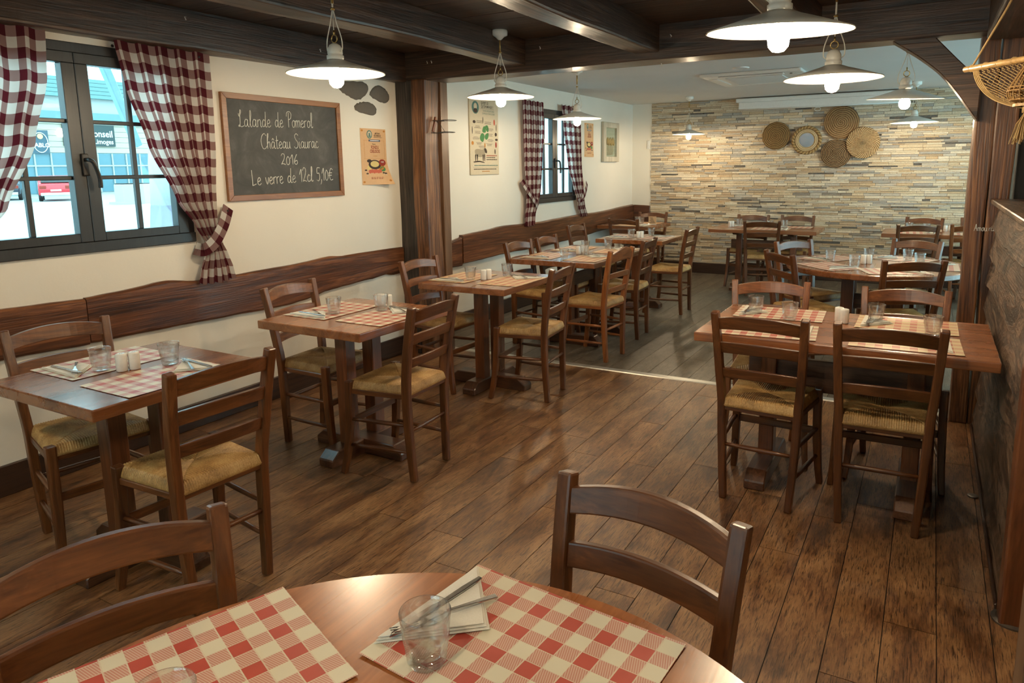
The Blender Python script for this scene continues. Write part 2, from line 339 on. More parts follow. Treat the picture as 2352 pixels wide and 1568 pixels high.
# ================================================================== the setting
# floors: base slab + planks
fl = struct(MB().box(-3.95, 2.7, -2.4, 4.72, -.05, -.004).build('floor', M['gap']))
ff = struct(MB().box(-4.05, 2.7, 4.78, 10.0, -.05, -.004).build('floor_rear', M['gap']))
unit = MB().box(-.5, .5, -.5, .5, -.5, .5).mesh('plank', M['floor'])
unitf = MB().box(-.5, .5, -.5, .5, -.5, .5).mesh('plank_rear', M['floorfar'])
PW = .154
def planks(parent, me, x0, x1, y0, y1, zt, L, seed):
    r = random.Random(seed); i0 = math.floor((x0 - .115)/PW); i = i0
    while .115 + i*PW < x1:
        a, b_ = max(x0, .115 + i*PW), min(x1, .115 + (i+1)*PW)
        y = y0 - r.uniform(0, L)
        while y < y1:
            e = y + L; p, q = max(y, y0), min(e, y1)
            if q - p > .03 and b_ - a > .02:
                o = link('plank', me, parent); o.location = ((a+b_)/2, (p+q)/2, zt - .006); o.scale = (b_-a-.003, q-p-.0025, .012)
            y = e
        i += 1
planks(fl, unit, -3.72, .66, .35, 4.72, 0, 1.22, 3)
planks(ff, unitf, -3.80, .66, 4.785, 9.84, 0, 1.22, 5)
struct(MB().box(.66, 2.7, -2.4, 4.72, -.004, 0).build('floor_side', M['floor']))
struct(MB().box(-3.72, .66, -2.4, .35, -.004, 0).build('floor_front', M['floor']))
struct(MB().box(.66, 2.7, 4.785, 9.84, -.004, 0).build('floor_rear_side', M['floorfar']))
struct(MB().prism([(4.716, 0), (4.722, .006), (4.778, .006), (4.786, 0)], -3.72, .66, 'yz').build('trim_1', M['alu']))
tag(bpy.data.objects['trim_1'], 'pale metal threshold strip between the two plank floors')

def holed(name, x0, x1, y0, y1, z0, z1, holes, mat):       # wall slab in the yz plane with window holes
    mb = MB(); y = y0
    for (a, b_, c, d) in holes:
        mb.box(x0, x1, y, a, z0, z1); mb.box(x0, x1, a, b_, z0, c); mb.box(x0, x1, a, b_, d, z1); y = b_
    mb.box(x0, x1, y, y1, z0, z1)
    return struct(mb.build(name, mat))
holed('wall_left', -3.87, -3.73, -2.5, 4.62, 0, 2.5, [(-1.08, .08, 1.10, 2.13), (1.47, 2.63, 1.10, 2.13)], M['wall'])
holed('wall_left_rear', -3.91, -3.83, 4.62, 10.1, 0, 2.5, [(6.85, 7.90, 1.10, 2.14)], M['wall'])
struct(MB().box(-3.83, -3.54, 9.83, 10.05, 0, 2.5).build('wall_corner', M['wall']))
# right side: glazed opening in the rear room, plain in front
holed('wall_right', 2.6, 2.8, -2.5, 10.1, 0, 2.5, [(5.0, 9.3, .10, 2.25)], M['wall'])
mb = MB(); mb.box(-4, -2.5, -2.5, -2.3, 0, 2.5); mb.box(-2.5, .1, -2.5, -2.3, 0, 1.05); mb.box(-2.5, .1, -2.5, -2.3, 2.05, 2.5); mb.box(.1, 2.8, -2.5, -2.3, 0, 2.5)
struct(mb.build('wall_front', M['wall']))
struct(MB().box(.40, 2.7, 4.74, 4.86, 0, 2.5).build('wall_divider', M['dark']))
for i in range(14):                                            # grooved boards on the dividing wall
    x = .385 + i*.045
    if i == 0: gp = struct(MB().box(.38, 1.05, 4.728, 4.74, 1.62, 2.17).build('trim_2', M['panelZ']))
    MB().box(x, x + .040, 4.71, 4.729, 1.62, 2.17).build('panel', M['panelZ'], gp, bevel=.004)
# ceilings
cw = struct(MB().box(-4.05, 2.7, 4.6, 10.05, 2.365, 2.5).build('ceiling_rear', M['ceilw']))
cl = struct(MB().box(-3.95, 2.7, -2.5, 4.62, 2.40, 2.5).build('ceiling', M['gap']))
y = -2.3; rr = random.Random(11)
while y < 4.5:
    w = rr.uniform(.17, .2)
    MB().box(-3.73, 2.6, y + .002, min(y + w, 4.5) - .002, 2.375 + rr.uniform(0, .004), 2.41).build('ceiling_board', M['ceilX'], cl)
    y += w
# beams: hand-hewn, slightly wandering faces
def beam(name, p, axis, a0, a1, u0, u1, z0, z1, mat, seed, n=22, amp=.008):
    r = random.Random(seed); rings = []
    ph = [r.uniform(0, 6.28) for _ in range(8)]
    for i in range(n + 1):
        a = lerp(a0, a1, i/n); w = lambda k: amp*(math.sin(a*2.3 + ph[k]) + .6*math.sin(a*5.7 + ph[k+4]))
        q = [(u0 + w(0), z0 + w(1)*.8), (u1 + w(2), z0 + w(3)*.8), (u1 + w(2)*.7, z1), (u0 + w(0)*.7, z1)]
        rings.append([(u, a, z) if axis == 'Y' else (a, u, z) for u, z in q])
    mb = MB().loft(rings)
    return mb.build(name, mat, p, bevel=.012, seg=2, angle=.9, smooth=False)
struct(beam('trim_3', None, 'Y', -2.3, 4.60, -3.76, -3.62, 2.165, 2.385, M['beamY'], 1))
tag(bpy.data.objects['trim_3'], 'dark hewn wall beam above the window and chalkboard')
for k, (x, sd) in enumerate(((-2.70, 2), (-1.735, 3), (-.775, 4))):
    struct(beam('trim_%d' % (4+k), None, 'Y', -2.3, 4.52, x, x + .16, 2.208, 2.385, M['beamY'], sd, amp=.006))
struct(beam('trim_7', None, 'X', -3.73, 2.6, 4.48, 4.73, 2.165, 2.42, M['beamX'], 5, amp=.005))
tag(bpy.data.objects['trim_7'], 'dark cross beam carried by the two posts')
struct(beam('trim_8', None, 'Y', -2.3, 4.55, .19, .37, 2.13, 2.385, M['beamY'], 6))
tag(bpy.data.objects['trim_4'], 'ceiling beam nearest the chalkboard wall'); tag(bpy.data.objects['trim_5'], 'middle ceiling beam with pale worn underside')
tag(bpy.data.objects['trim_6'], 'ceiling beam above the foremost pendant lamp'); tag(bpy.data.objects['trim_8'], 'ceiling beam above the plank partition')
# bright hooks and staples left in the beams
for i, (x, y, z) in enumerate([(-3.612, 2.62, 2.33), (-3.612, 3.60, 2.29), (-3.40, 4.474, 2.30), (-3.36, 4.474, 2.30), (-2.43, 4.474, 2.32), (-1.50, 4.474, 2.31), (-1.60, 4.60, 2.158)]):
    pts = [(x, y, z), (x + .006, y - .012, z - .004), (x + .012, y - .012, z - .014), (x + .006, y - .006, z - .018)]
    tag(MB().tube(pts, .0035, 6).build('beam_hook', M['ceram'], smooth=True), ['white cable hook on the wall beam right of the curtain', 'white cable hook on the wall beam behind the chalkboard lamp', 'left of two white hooks at the beam corner above the post', 'right of two white hooks at the beam corner above the post', 'white hook on cross beam right of the first ceiling beam', 'white hook on cross beam right of the middle ceiling beam', 'tiny hook under the cross beam near its middle'][i], 'hook')
# left post: weathered half, brown post, pale board
def timber(mb, x0, x1, y0, y1, z0, z1, seed, amp=.006, n=16):
    r = random.Random(seed); ph = [r.uniform(0, 6.3) for _ in range(8)]; rings = []
    for i in range(n + 1):
        z = lerp(z0, z1, i/n); w = lambda k: amp*(math.sin(z*3.1 + ph[k]) + .5*math.sin(z*8 + ph[k+4]))
        rings.append([(x0 + w(0), y0 + w(1), z), (x1 + w(2), y0 + w(1)*.6, z), (x1 + w(2), y1 + w(3), z), (x0 + w(0), y1 + w(3), z)])
    return mb.loft(rings)
pl = thing('timber_post', 'dark brown timber post on the left wall under the cross beam', 'post', (-3.6, 4.6, 0))
def wp(o): o.parent = pl; o.matrix_parent_inverse = Matrix.Translation((3.6, -4.6, 0)); return o
wp(timber(MB(), -3.73, -3.56, 4.485, 4.72, 0, 2.175, 21).build('weathered_plank', M['postgrey'], bevel=.01, seg=2, angle=.9))
wp(timber(MB(), -3.555, -3.425, 4.455, 4.635, 0, 2.175, 22).build('shaft', M['post'], bevel=.012, seg=2, angle=.9))
wp(MB().box(-3.56, -3.41, 4.645, 4.735, 0, 2.172).build('side_board', M['postpale'], bevel=.004))
# wire holder on the left post
ho = thing('wire_holder', 'small wire bottle holder with a wooden handle on the post', 'holder', (-3.408, 4.56, 1.78))
MB().sweep([(0, -.035, 0), (.004, -.012, .06), (.002, .005, .115)], [(.014, .022), (.016, .026), (.014, .022)]).build('handle', M['tleg'], ho, bevel=.005, seg=2)
for (y, z) in ((.11, .092), (.085, 0.0)):
    MB().tube([(.055 + .05*math.cos(t*PI/12), y + .07*math.sin(t*PI/12), z) for t in range(24)], .0024, 6, closed=True).build('wire_ring', M['black'], ho, smooth=True)
    MB().tube([(.055 + .045*math.cos(t*PI/12), y - .135 + .05*math.sin(t*PI/12), z - .01) for t in range(24)], .0018, 6, closed=True).build('wire_ring', M['black'], ho, smooth=True)
MB().tube([(.004, .0, .09), (.03, .03, .05), (.05, .06, 0)], .002, 6).build('wire_brace', M['black'], ho, smooth=True)
# baseboards
struct(MB().box(-3.73, -3.71, -2.3, 4.48, 0, .148).build('baseboard_left', M['base'], bevel=.004))
struct(MB().box(-3.83, -3.81, 4.73, 9.83, 0, .148).build('baseboard_left_rear', M['base'], bevel=.004))
struct(MB().box(-3.81, 2.6, 9.802, 9.822, 0, .145).build('baseboard_back', M['baseX'], bevel=.004))
# live edge rails
def rail(name, x0, x1, top, bot, mat, label):                    # top/bot: (y,z) polylines
    t = cr([(a, b, 0) for a, b in top], 6); b_ = cr([(a, b, 0) for a, b in bot], 6)
    r = random.Random(name + label); t = [(p.x, p.y + r.uniform(-.0015, .0015)) for p in t]; b_ = [(p.x, p.y + r.uniform(-.003, .003)) for p in b_]
    n = 60; y0, y1 = t[0][0], t[-1][0]
    def at(pl_, y):
        for i in range(len(pl_)-1):
            if pl_[i][0] <= y <= pl_[i+1][0]: return lerp(pl_[i][1], pl_[i+1][1], (y-pl_[i][0])/max(1e-6, pl_[i+1][0]-pl_[i][0]))
        return pl_[-1][1] if y > pl_[-1][0] else pl_[0][1]
    rings = []
    for i in range(n+1):
        y = lerp(y0, y1, i/n); a, c = at(t, y), at(b_, y)
        rings.append([(x0, y, c), (x1 - .008, y, c), (x1, y, c + .012), (x1, y, a - .012), (x1 - .01, y, a), (x0, y, a)])
    return tag(MB().loft(rings).build(name, mat), label, 'wall rail')
rail('wall_rail', -3.73, -3.698, [(-1.0, .885), (.4, .878), (1.2, .880), (1.6, .884), (1.97, .872)], [(-1.0, .64), (.5, .65), (1.56, .651), (1.97, .635)], M['rail'], 'live edge wooden wall rail at far left below the window')
rail('wall_rail', -3.73, -3.70, [(1.975, .874), (2.2, .883), (2.42, .899), (2.6, .873), (2.93, .871), (3.42, .879), (3.65, .893), (3.8, .882), (4.07, .882), (4.47, .877)],
     [(1.975, .64), (2.4, .632), (2.9, .622), (3.2, .612), (3.4, .622), (3.6, .65), (3.75, .659), (4.1, .672), (4.26, .683), (4.35, .668), (4.47, .675)], M['rail'], 'live edge wooden wall rail below the chalkboard')
rail('wall_rail', -3.83, -3.795, [(4.74, .832), (5.2, .832), (5.3, .845), (5.43, .865)], [(4.74, .59), (5.1, .60), (5.43, .598)], M['rail'], 'short rail board just right of the left post')
rail('wall_rail', -3.83, -3.785, [(5.435, .884), (5.7, .892), (5.944, .90), (6.2, .915), (6.55, .905), (7.0, .898), (7.36, .907), (8.08, .918), (8.5, .912), (8.9, .92), (9.3, .936), (9.8, .949)],
     [(5.435, .618), (5.93, .623), (6.27, .629), (7, .62), (7.95, .635), (8.6, .66), (9.8, .68)], M['rail'], 'long live edge wooden rail under the rear window')
mb = MB().prism([(-3.785, .69), (-3.54, .70), (-3.54, .935), (-3.66, .94), (-3.785, .945)], 9.79, 9.83, 'xz')
tag(mb.build('wall_rail', M['railX'], bevel=.005), 'short rail board in the corner beside the stone wall', 'wall rail')

# ------------------------------------------------------------------ stone clad back wall
wb = struct(MB().box(-3.54, 2.7, 9.835, 10.05, 0, 2.5).build('wall_back', plain('shaded wall mortar', (.10, .08, .06), .9)))  # mortar colour darkened to paint shadow lines between the strips
def stone_mat(name, obj):
    m, nt, b = newmat(name)
    at = nd(nt, 'ShaderNodeAttribute', attribute_type='OBJECT' if obj else 'GEOMETRY', attribute_name='tone')
    po = nd(nt, 'ShaderNodeNewGeometry').outputs['Position']
    col = ramp(nt, at.outputs['Fac'], [(0, srgb(214, 194, 160)), (.16, srgb(222, 206, 176)), (.30, srgb(206, 178, 138)), (.40, srgb(228, 214, 188)), (.54, srgb(190, 166, 134)), (.64, srgb(198, 190, 174)), (.76, srgb(176, 172, 164)), (.88, srgb(146, 138, 126)), (.95, srgb(104, 101, 97))], 'CONSTANT')
    n1 = nd(nt, 'ShaderNodeTexNoise', {'Vector': nd(nt, 'ShaderNodeMapping', {'Vector': po, 'Scale': (7, 7, 22)}).outputs[0], 'Scale': 2.2, 'Detail': 5, 'Distortion': 2.}).outputs[0]
    n2 = nd(nt, 'ShaderNodeTexNoise', {'Vector': po, 'Scale': 90, 'Detail': 4}).outputs[0]
    col = mixc(nt, mth(nt, 'MULTIPLY', ramp(nt, n1, [(.5, (0, 0, 0)), (.66, (1, 1, 1))]), .32), col, srgb(186, 142, 92))
    hs = nd(nt, 'ShaderNodeHueSaturation', {'Color': col, 'Saturation': .88, 'Value': mth(nt, 'ADD', .72, mth(nt, 'MULTIPLY', n2, .5))})
    nt.links.new(hs.outputs[0], b.inputs['Base Color']); b.inputs['Roughness'].default_value = .85; b.inputs['Specular IOR Level'].default_value = .2
    bp = nd(nt, 'ShaderNodeBump', {'Height': mth(nt, 'ADD', n1, n2), 'Strength': .5, 'Distance': .008}); nt.links.new(bp.outputs[0], b.inputs['Normal'])
    return m
MS1, MS2 = stone_mat('split stone strip', True), stone_mat('split stone cladding', False)
rs = random.Random(42); strips = []; z = .146
while z < 2.362:
    h = rs.choice((.018, .022, .027, .027, .034)); z1 = min(z + h, 2.364); x = -3.54 - rs.uniform(0, .1)
    while x < .62:
        L = rs.uniform(.08, .34) if h < .03 else rs.uniform(.10, .26)
        t = rs.random(); t = t*.84 if rs.random() < .86 else rs.uniform(.82, 1.0)
        if t > .955 and h > .027: t = .7
        a, b_ = max(x, -3.54), min(x + L, .62)
        if b_ - a > .02: strips.append((a, b_, z, z1, rs.uniform(.006, .026), t))
        x += L
    z = z1
strips.sort(key=lambda s: -(s[1]-s[0])*(s[3]-s[2])*(1 if s[1] < .2 else .1))
su = MB().box(-.5, .5, -.5, .5, -.5, .5).mesh('stone_strip', MS1)
for (a, b_, c, d, p, t) in strips[:300]:
    o = link('stone_strip', su, wb); o.location = ((a+b_)/2, 9.835 - p/2, (c+d)/2); o.scale = (b_-a-.003, p + .004, d-c-.0028); o['tone'] = t
mb = MB(); tones = []
for (a, b_, c, d, p, t) in strips[300:]:
    mb.box(a + .0015, b_ - .0015, 9.835 - p, 9.84, c + .0014, d - .0014); tones += [t]*6
me = mb.mesh('stone_cladding', MS2, fix=False); at = me.attributes.new('tone', 'FLOAT', 'FACE'); at.data.foreach_set('value', tones)
tag(link('stone_cladding', me, wb), kind='stuff')

# ------------------------------------------------------------------ windows
def window(n, x, y0, y1, z0, z1, gap, handle=True):
    w = struct(link('window_%d' % n, MB().box(x - .05, x + .012, y0, y1, z1 - .05, z1).mesh('window_%d' % n, M['anth'], bevel=.004)))
    bx = lambda nm, a, b_, c, d, e, f, **k: MB().box(a, b_, c, d, e, f).build(nm, M['anth'], w, bevel=k.get('bv', .003))
    bx('window_sill', x - .05, x + .022, y0, y1, z0, z0 + .055); bx('jamb', x - .05, x + .012, y0, y0 + .045, z0 + .05, z1 - .05); bx('jamb', x - .05, x + .012, y1 - .045, y1, z0 + .05, z1 - .05)
    for (a, b_, s) in ((y0 + .045, gap - .001, 1), (gap + .001, y1 - .045, -1)):
        c, d = z0 + .055, z1 - .05; ft = .062; X0, X1 = x - .028, x + .028
        sash = bx('sash', X0, X1, a, b_, d - .052, d)
        def sb(nm, *q):
            o = MB().box(*q).build(nm, M['anth'], sash, bevel=.003); return o
        sb('stile', X0, X1, a, a + ft, c, d - .052); sb('stile', X0, X1, b_ - ft, b_, c, d - .052); sb('bottom_rail', X0, X1, a + ft, b_ - ft, c, c + .045)
        gy0, gy1, gz0, gz1 = a + ft, b_ - ft, c + .045, d - .052
        MB().box(x - .006, x - .001, gy0 - .005, gy1 + .005, gz0 - .005, gz1 + .005).build('pane', M['glass'], sash)
        for k in (1, 2):
            zz = lerp(gz0, gz1, k/3); sb('muntin', x - .016, x + .012, gy0, gy1, zz - .010, zz + .010)
        ym = (gy0 + gy1)/2; sb('muntin', x - .015, x + .011, ym - .012, ym + .012, gz0, gz1)
    if handle:
        zz = (z0 + z1)/2 - .08
        hp = MB().box(x + .028, x + .042, gap - .022, gap + .012, zz - .05, zz + .06).build('handle_plate', M['black'], w, bevel=.006, seg=2)
        MB().tube(cr([(x + .04, gap - .004, zz + .03), (x + .075, gap - .004, zz + .028), (x + .085, gap + .01, zz + .01), (x + .08, gap + .032, zz - .06), (x + .078, gap + .034, zz - .11)], 5), .010, 8).build('handle', M['black'], hp, smooth=True)
    return w
window(1, -3.73, 1.47, 2.63, 1.10, 2.13, 2.05)
window(2, -3.83, 6.85, 7.90, 1.10, 2.14, 7.345)
window(3, -3.73, -1.08, .08, 1.10, 2.13, -.5)
tag(bpy.data.objects['window_1'], 'dark casement window between checked curtains at far left'); tag(bpy.data.objects['window_2'], 'dark casement window in the rear left wall')
w4 = struct(MB().box(2.64, 2.7, 5.0, 9.3, .10, .17).build('window_4', M['anth']))
for y in (5.0, 6.05, 7.1, 8.15, 9.23): MB().box(2.64, 2.7, y, y + .07, .17, 2.25).build('mullion', M['anth'], w4)
MB().box(2.66, 2.665, 5.05, 9.25, .17, 2.25).build('pane', M['glass'], w4)
w5 = struct(MB().box(-2.5, .1, -2.42, -2.36, 1.05, 1.11).build('window_5', M['anth']))  # unseen window behind the camera, added and sized for its daylight fill
for x in (-2.5, -1.65, -.8, .03): MB().box(x, x + .07, -2.42, -2.36, 1.11, 2.05).build('mullion', M['anth'], w5)
MB().box(-2.43, .03, -2.40, -2.395, 1.11, 2.05).build('pane', M['glass'], w5)

# ------------------------------------------------------------------ right post, brace, plank partition
pr = thing('timber_post', 'brown timber post on the right with a curved brace above', 'post', (.28, 4.7, 0))
def wq(o): o.parent = pr; o.matrix_parent_inverse = Matrix.Translation((-.28, -4.7, 0)); return o
wq(timber(MB(), .178, .268, 4.64, 4.82, 0, 2.18, 31, .004).build('shaft', M['post'], bevel=.01, seg=2, angle=.9))
wq(timber(MB(), .274, .375, 4.64, 4.82, 0, 2.18, 32, .004).build('shaft', M['post'], bevel=.01, seg=2, angle=.9))
low = [(-.262, 2.171), (-.183, 2.118), (-.093, 2.052), (-.003, 1.972), (.076, 1.874), (.138, 1.784), (.185, 1.715)]
lo = [(p.x, p.y) for p in cr([(a, b, 0) for a, b in low], 4)]
wq(MB().prism(lo + [(.19, 1.92), (.07, 2.045), (-.045, 2.171)], 4.54, 4.68, 'xz').build('curved_brace', M['beamX'], bevel=.006, angle=.6))

pp = thing('plank_partition', 'half-height partition of overlapping wavy dark boards on the right', 'partition', (.30, 3.6, 0))
def wr(o): o.parent = pp; o.matrix_parent_inverse = Matrix.Translation((-.30, -3.6, 0)); return o
wr(MB().box(.338, .40, 2.62, 4.62, 0, 1.27).build('core', M['dark']))
r3 = random.Random(8); edges = [1.275, 1.135, .99, .85, .69, .54, .39, .235, .085, -.0]
for i in range(9):
    zt, zb = edges[i] + (.03 if i else 0), edges[i+1] + (.0 if i < 8 else 0); y0, y1 = 2.66, 4.58 + r3.uniform(-.03, .05); n = 36
    ph = [r3.uniform(0, 6.3) for _ in range(3)]; rings = []
    for k in range(n + 1):
        y = lerp(y0, y1, k/n); wv = (.010*math.sin(y*3.1 + ph[0]) + .006*math.sin(y*7.3 + ph[1]) + .003*math.sin(y*17 + ph[2])) if i < 8 else 0
        b0 = max(.005, zb + wv); xb = .294; xt = .326
        rings.append([(xt + .01, y, zt), (xt, y, zt), (xb, y, b0 + .004), (xb + .004, y, b0), (xb + .03, y, b0 + .002)])
    wr(MB().loft(rings).build('board', M['clap']))
wr(MB().box(.285, .56, 2.60, 4.63, 1.275, 1.30).build('ledge', M['clap'], bevel=.004))
wr(MB().box(.285, .296, 2.66, 4.6, 0, .025).build('floor_moulding', M['base'], bevel=.004))
wr(MB().box(.292, .40, 2.575, 2.665, 0, 1.275).build('end_post', M['tleg'], bevel=.006))
wr(MB().lathe([(.062, 0), (.062, .006), (.05, .010)], 20, (.335, 2.622, 0)).build('foot_ring', M['gunmetal'], smooth=False))
wr(MB().lathe([(.022, 0), (.022, .006), (.014, .008)], 16, (.262, 3.60, 0)).build('floor_disc', M['gunmetal']))
# box on the ledge
bo = thing('wooden_crate', 'brown wooden box with wavy top standing on the partition ledge', 'box', (.47, 4.25, 1.30))
MB().prism([(-.15, 0), (.17, 0), (.17, .06), (.10, .11), (.0, .085), (-.08, .10), (-.15, .05)], -.03, -.018, 'yz').build('side_panel', M['tleg'], bo, bevel=.003)
MB().prism([(-.15, 0), (.17, 0), (.17, .06), (.10, .11), (.0, .085), (-.08, .10), (-.15, .05)], .058, .07, 'yz').build('side_panel', M['tleg'], bo, bevel=.003)
MB().box(-.018, .058, -.15, .17, 0, .012).build('bottom', M['tleg'], bo)
MB().box(-.018, .058, .158, .17, .012, .06).build('end_panel', M['tleg'], bo); MB().box(-.018, .058, -.15, -.138, .012, .05).build('end_panel', M['tleg'], bo)
# near newel post at the very right edge of the view
nw = thing('newel_post', 'brown wooden post cut off by the right edge in the foreground', 'post', (.214, 1.16, 0))
MB().box(-.052, .052, -.045, .045, 0, 1.05).build('shaft', M['postpale'], nw, bevel=.006); MB().box(-.052, .052, -.045, .045, 1.052, 1.062).build('cap', M['postpale'], nw, bevel=.006)
# stones let into the plaster
st = [[(3.873, 2.108), (4.024, 2.132), (4.144, 2.134), (4.178, 2.09), (4.136, 2.039), (4.088, 2.01), (4.028, 2.003), (3.941, 2.03), (3.878, 2.058)],
      [(4.237, 2.114), (4.306, 2.126), (4.374, 2.1), (4.407, 2.06), (4.388, 2.01), (4.327, 2.002), (4.24, 2.022), (4.185, 2.052)],
      [(4.015, 1.949), (4.048, 1.977), (4.119, 1.994), (4.199, 1.99), (4.25, 1.958), (4.242, 1.913), (4.192, 1.9), (4.103, 1.911), (4.035, 1.923)]]
for p, lb in zip(st, ('largest grey stone inlay behind the pendant lamp', 'rightmost grey stone inlay beside the post', 'lowest grey stone inlay above the food poster')):
    q = [(v.x, v.y) for v in cr([(a, b, 0) for a, b in p], 4, True)]; r = random.Random(lb)
    q = [(a + r.uniform(-.004, .004), b + r.uniform(-.004, .004)) for a, b in q]; cx_ = sum(a for a, b in q)/len(q); cz_ = sum(b for a, b in q)/len(q); mb = MB()
    rings = [[(-3.731, a, b) for a, b in q], [(-3.725, lerp(a, cx_, .03), lerp(b, cz_, .03)) for a, b in q], [(-3.719, lerp(a, cx_, .25), lerp(b, cz_, .25)) for a, b in q], [(-3.717, lerp(a, cx_, .7), lerp(b, cz_, .7)) for a, b in q]]
    tag(mb.loft(rings).build('stone_inlay', M['stoneinlay'], smooth=True), lb, 'stone')

# ================================================================== chairs
def seat_mesh(n=190):
    vs, fs = [], []; zt = .474
    for j in range(n + 1):
        for i in range(n + 1):
            u, v = i/n*2 - 1, j/n*2 - 1
            hw = lerp(.158, .192, (v + 1)/2); x = u*hw; y = lerp(-.176, .180, (v + 1)/2)
            if v > 0: y += .006*(1 - u*u)*v
            au, av = abs(u), abs(v); e = max(au, av)
            dome = .010*(1 - e**4) - .012*math.exp(-((u*u + v*v)/.18))
            edge = -.030*max(0, (e - .90)/.10)**2
            d = y if au > av else x                       # strands run square to the nearest rail
            rid = .0042*abs(math.sin(PI*(d + .3)/.0088)) if e > .02 else 0
            seam = -.003*math.exp(-((au - av)/.03)**2)
            vs.append((x, y, zt + dome + edge + rid + seam)); 
    for j in range(n):
        for i in range(n): a = j*(n+1) + i; fs.append((a, a+1, a+n+2, a+n+1))
    # underside
    b = len(vs); q = [(-.156, -.174), (.156, -.174), (.190, .178), (-.190, .178)]
    vs += [(x, y, .437) for x, y in q]; fs.append((b+3, b+2, b+1, b))
    c = [0, n, (n+1)*(n+1) - 1, n*(n+1)]
    rim = [list(range(0, n+1)), [k*(n+1) + n for k in range(n+1)], [n*(n+1) + n - k for k in range(n+1)], [(n-k)*(n+1) for k in range(n+1)]]
    for k in range(4): fs.append(tuple([b + k] + [b + (k+1) % 4] + rim[k][::-1]))
    me = bpy.data.meshes.new('seat'); me.from_pydata(vs, [], fs); me.materials.append(M['rush'])
    for p in me.polygons: p.use_smooth = len(p.vertices) == 4 and p.index < n*n
    return me
def curved_rail(h_end, h_mid, z0_end, z0_mid, xe, ye, bow, th, n=14, crest=None):
    rings = []
    for i in range(n + 1):
        t = i/n*2 - 1; k = 1 - t*t; x = t*xe; y = ye - bow*k
        z0 = lerp(z0_end, z0_mid, k); z1 = lerp(h_end, h_mid, k)
        if crest: z1 = crest(t)
        lean = (z1 - z0)*.21
        rings.append([(x, y - th/2, z0), (x, y + th/2, z0), (x, y + th/2 - lean, z1), (x, y - th/2 - lean, z1)])
    return MB().loft(rings)
SEAT = seat_mesh()
def make_chair(label, crested=False):
    t = thing('dining_chair', label, 'chair', group='rush seated ladder back chairs')
    post = [(0, -.167, 0), (.010, -.160, .16), (.018, -.156, .34), (.022, -.158, .47), (.031, -.174, .60), (.038, -.197, .74), (.044, -.225, .875)]
    for s in (-1, 1):
        p = cr([(s*(.143 + a), b, c) for a, b, c in post], 3); m = len(p)
        sz = [(lerp(.030, .034, min(1, i/6)), lerp(.034, .040, min(1, i/6)) if i < 12 else lerp(.040, .034, (i-12)/(m-13))) for i in range(m)]
        MB().sweep(p, sz).build('back_post', M['chairZ'], t, bevel=.006, seg=2, angle=.9)
        f = cr([(s*.205, .212, 0), (s*.194, .187, .14), (s*.187, .170, .32), (s*.186, .166, .481)], 3); m = len(f)
        MB().sweep(f, [(lerp(.028, .036, min(1, i/5)), lerp(.030, .038, min(1, i/5))) for i in range(m)]).build('front_leg', M['chairZ'], t, bevel=.006, seg=2, angle=.9)
    if crested:
        curved_rail(0, 0, .775, .80, .178, -.203, .03, .02, crest=lambda u: .845 + .048*(math.cos(u*PI)*.5 + .5)**.7 + .012*math.cos(3*u*PI)*0).build('slat', M['chairX'], t, bevel=.004, seg=2, angle=.9)
        z3 = ((.655, .70), (.54, .585))
    else:
        curved_rail(.846, .868, .793, .808, .178, -.205, .032, .020).build('slat', M['chairX'], t, bevel=.004, seg=2, angle=.9)
        z3 = ((.690, .742), (.574, .622))
    for (a, b_), xe, ye in zip(z3, (.170, .163), (-.188, -.169)):
        curved_rail(b_ - .006, b_ + .002, a - .004, a + .004, xe, ye, .022, .018).build('slat', M['chairX'], t, bevel=.004, seg=2, angle=.9)
    link('seat', SEAT, t)
    for s in (-1, 1):
        MB().sweep([(s*.156, -.15, .428), (s*.186, .16, .428)], (.020, .024)).build('seat_rail', M['chairY'], t, bevel=.003)
        for z in (.285, .150):
            MB().tube([(s*lerp(.155, .190, k/4), lerp(-.158, .178, k/4), z) for k in range(5)], [.008, .0105, .0115, .0105, .008], 8).build('rung', M['chairY'], t, smooth=True)
    MB().box(-.186, .186, .160, .177, .418, .440).build('seat_rail', M['chairX'], t, bevel=.003)
    MB().box(-.158, .158, -.170, -.151, .418, .440).build('seat_rail', M['chairX'], t, bevel=.003)
    MB().box(-.188, .188, .164, .179, .255, .290).build('stretcher', M['chairX'], t, bevel=.004)
    MB().tube([(x, -.160, .255) for x in (-.155, -.08, 0, .08, .155)], [.008, .010, .011, .010, .008], 8).build('rung', M['chairX'], t, smooth=True)
    return t
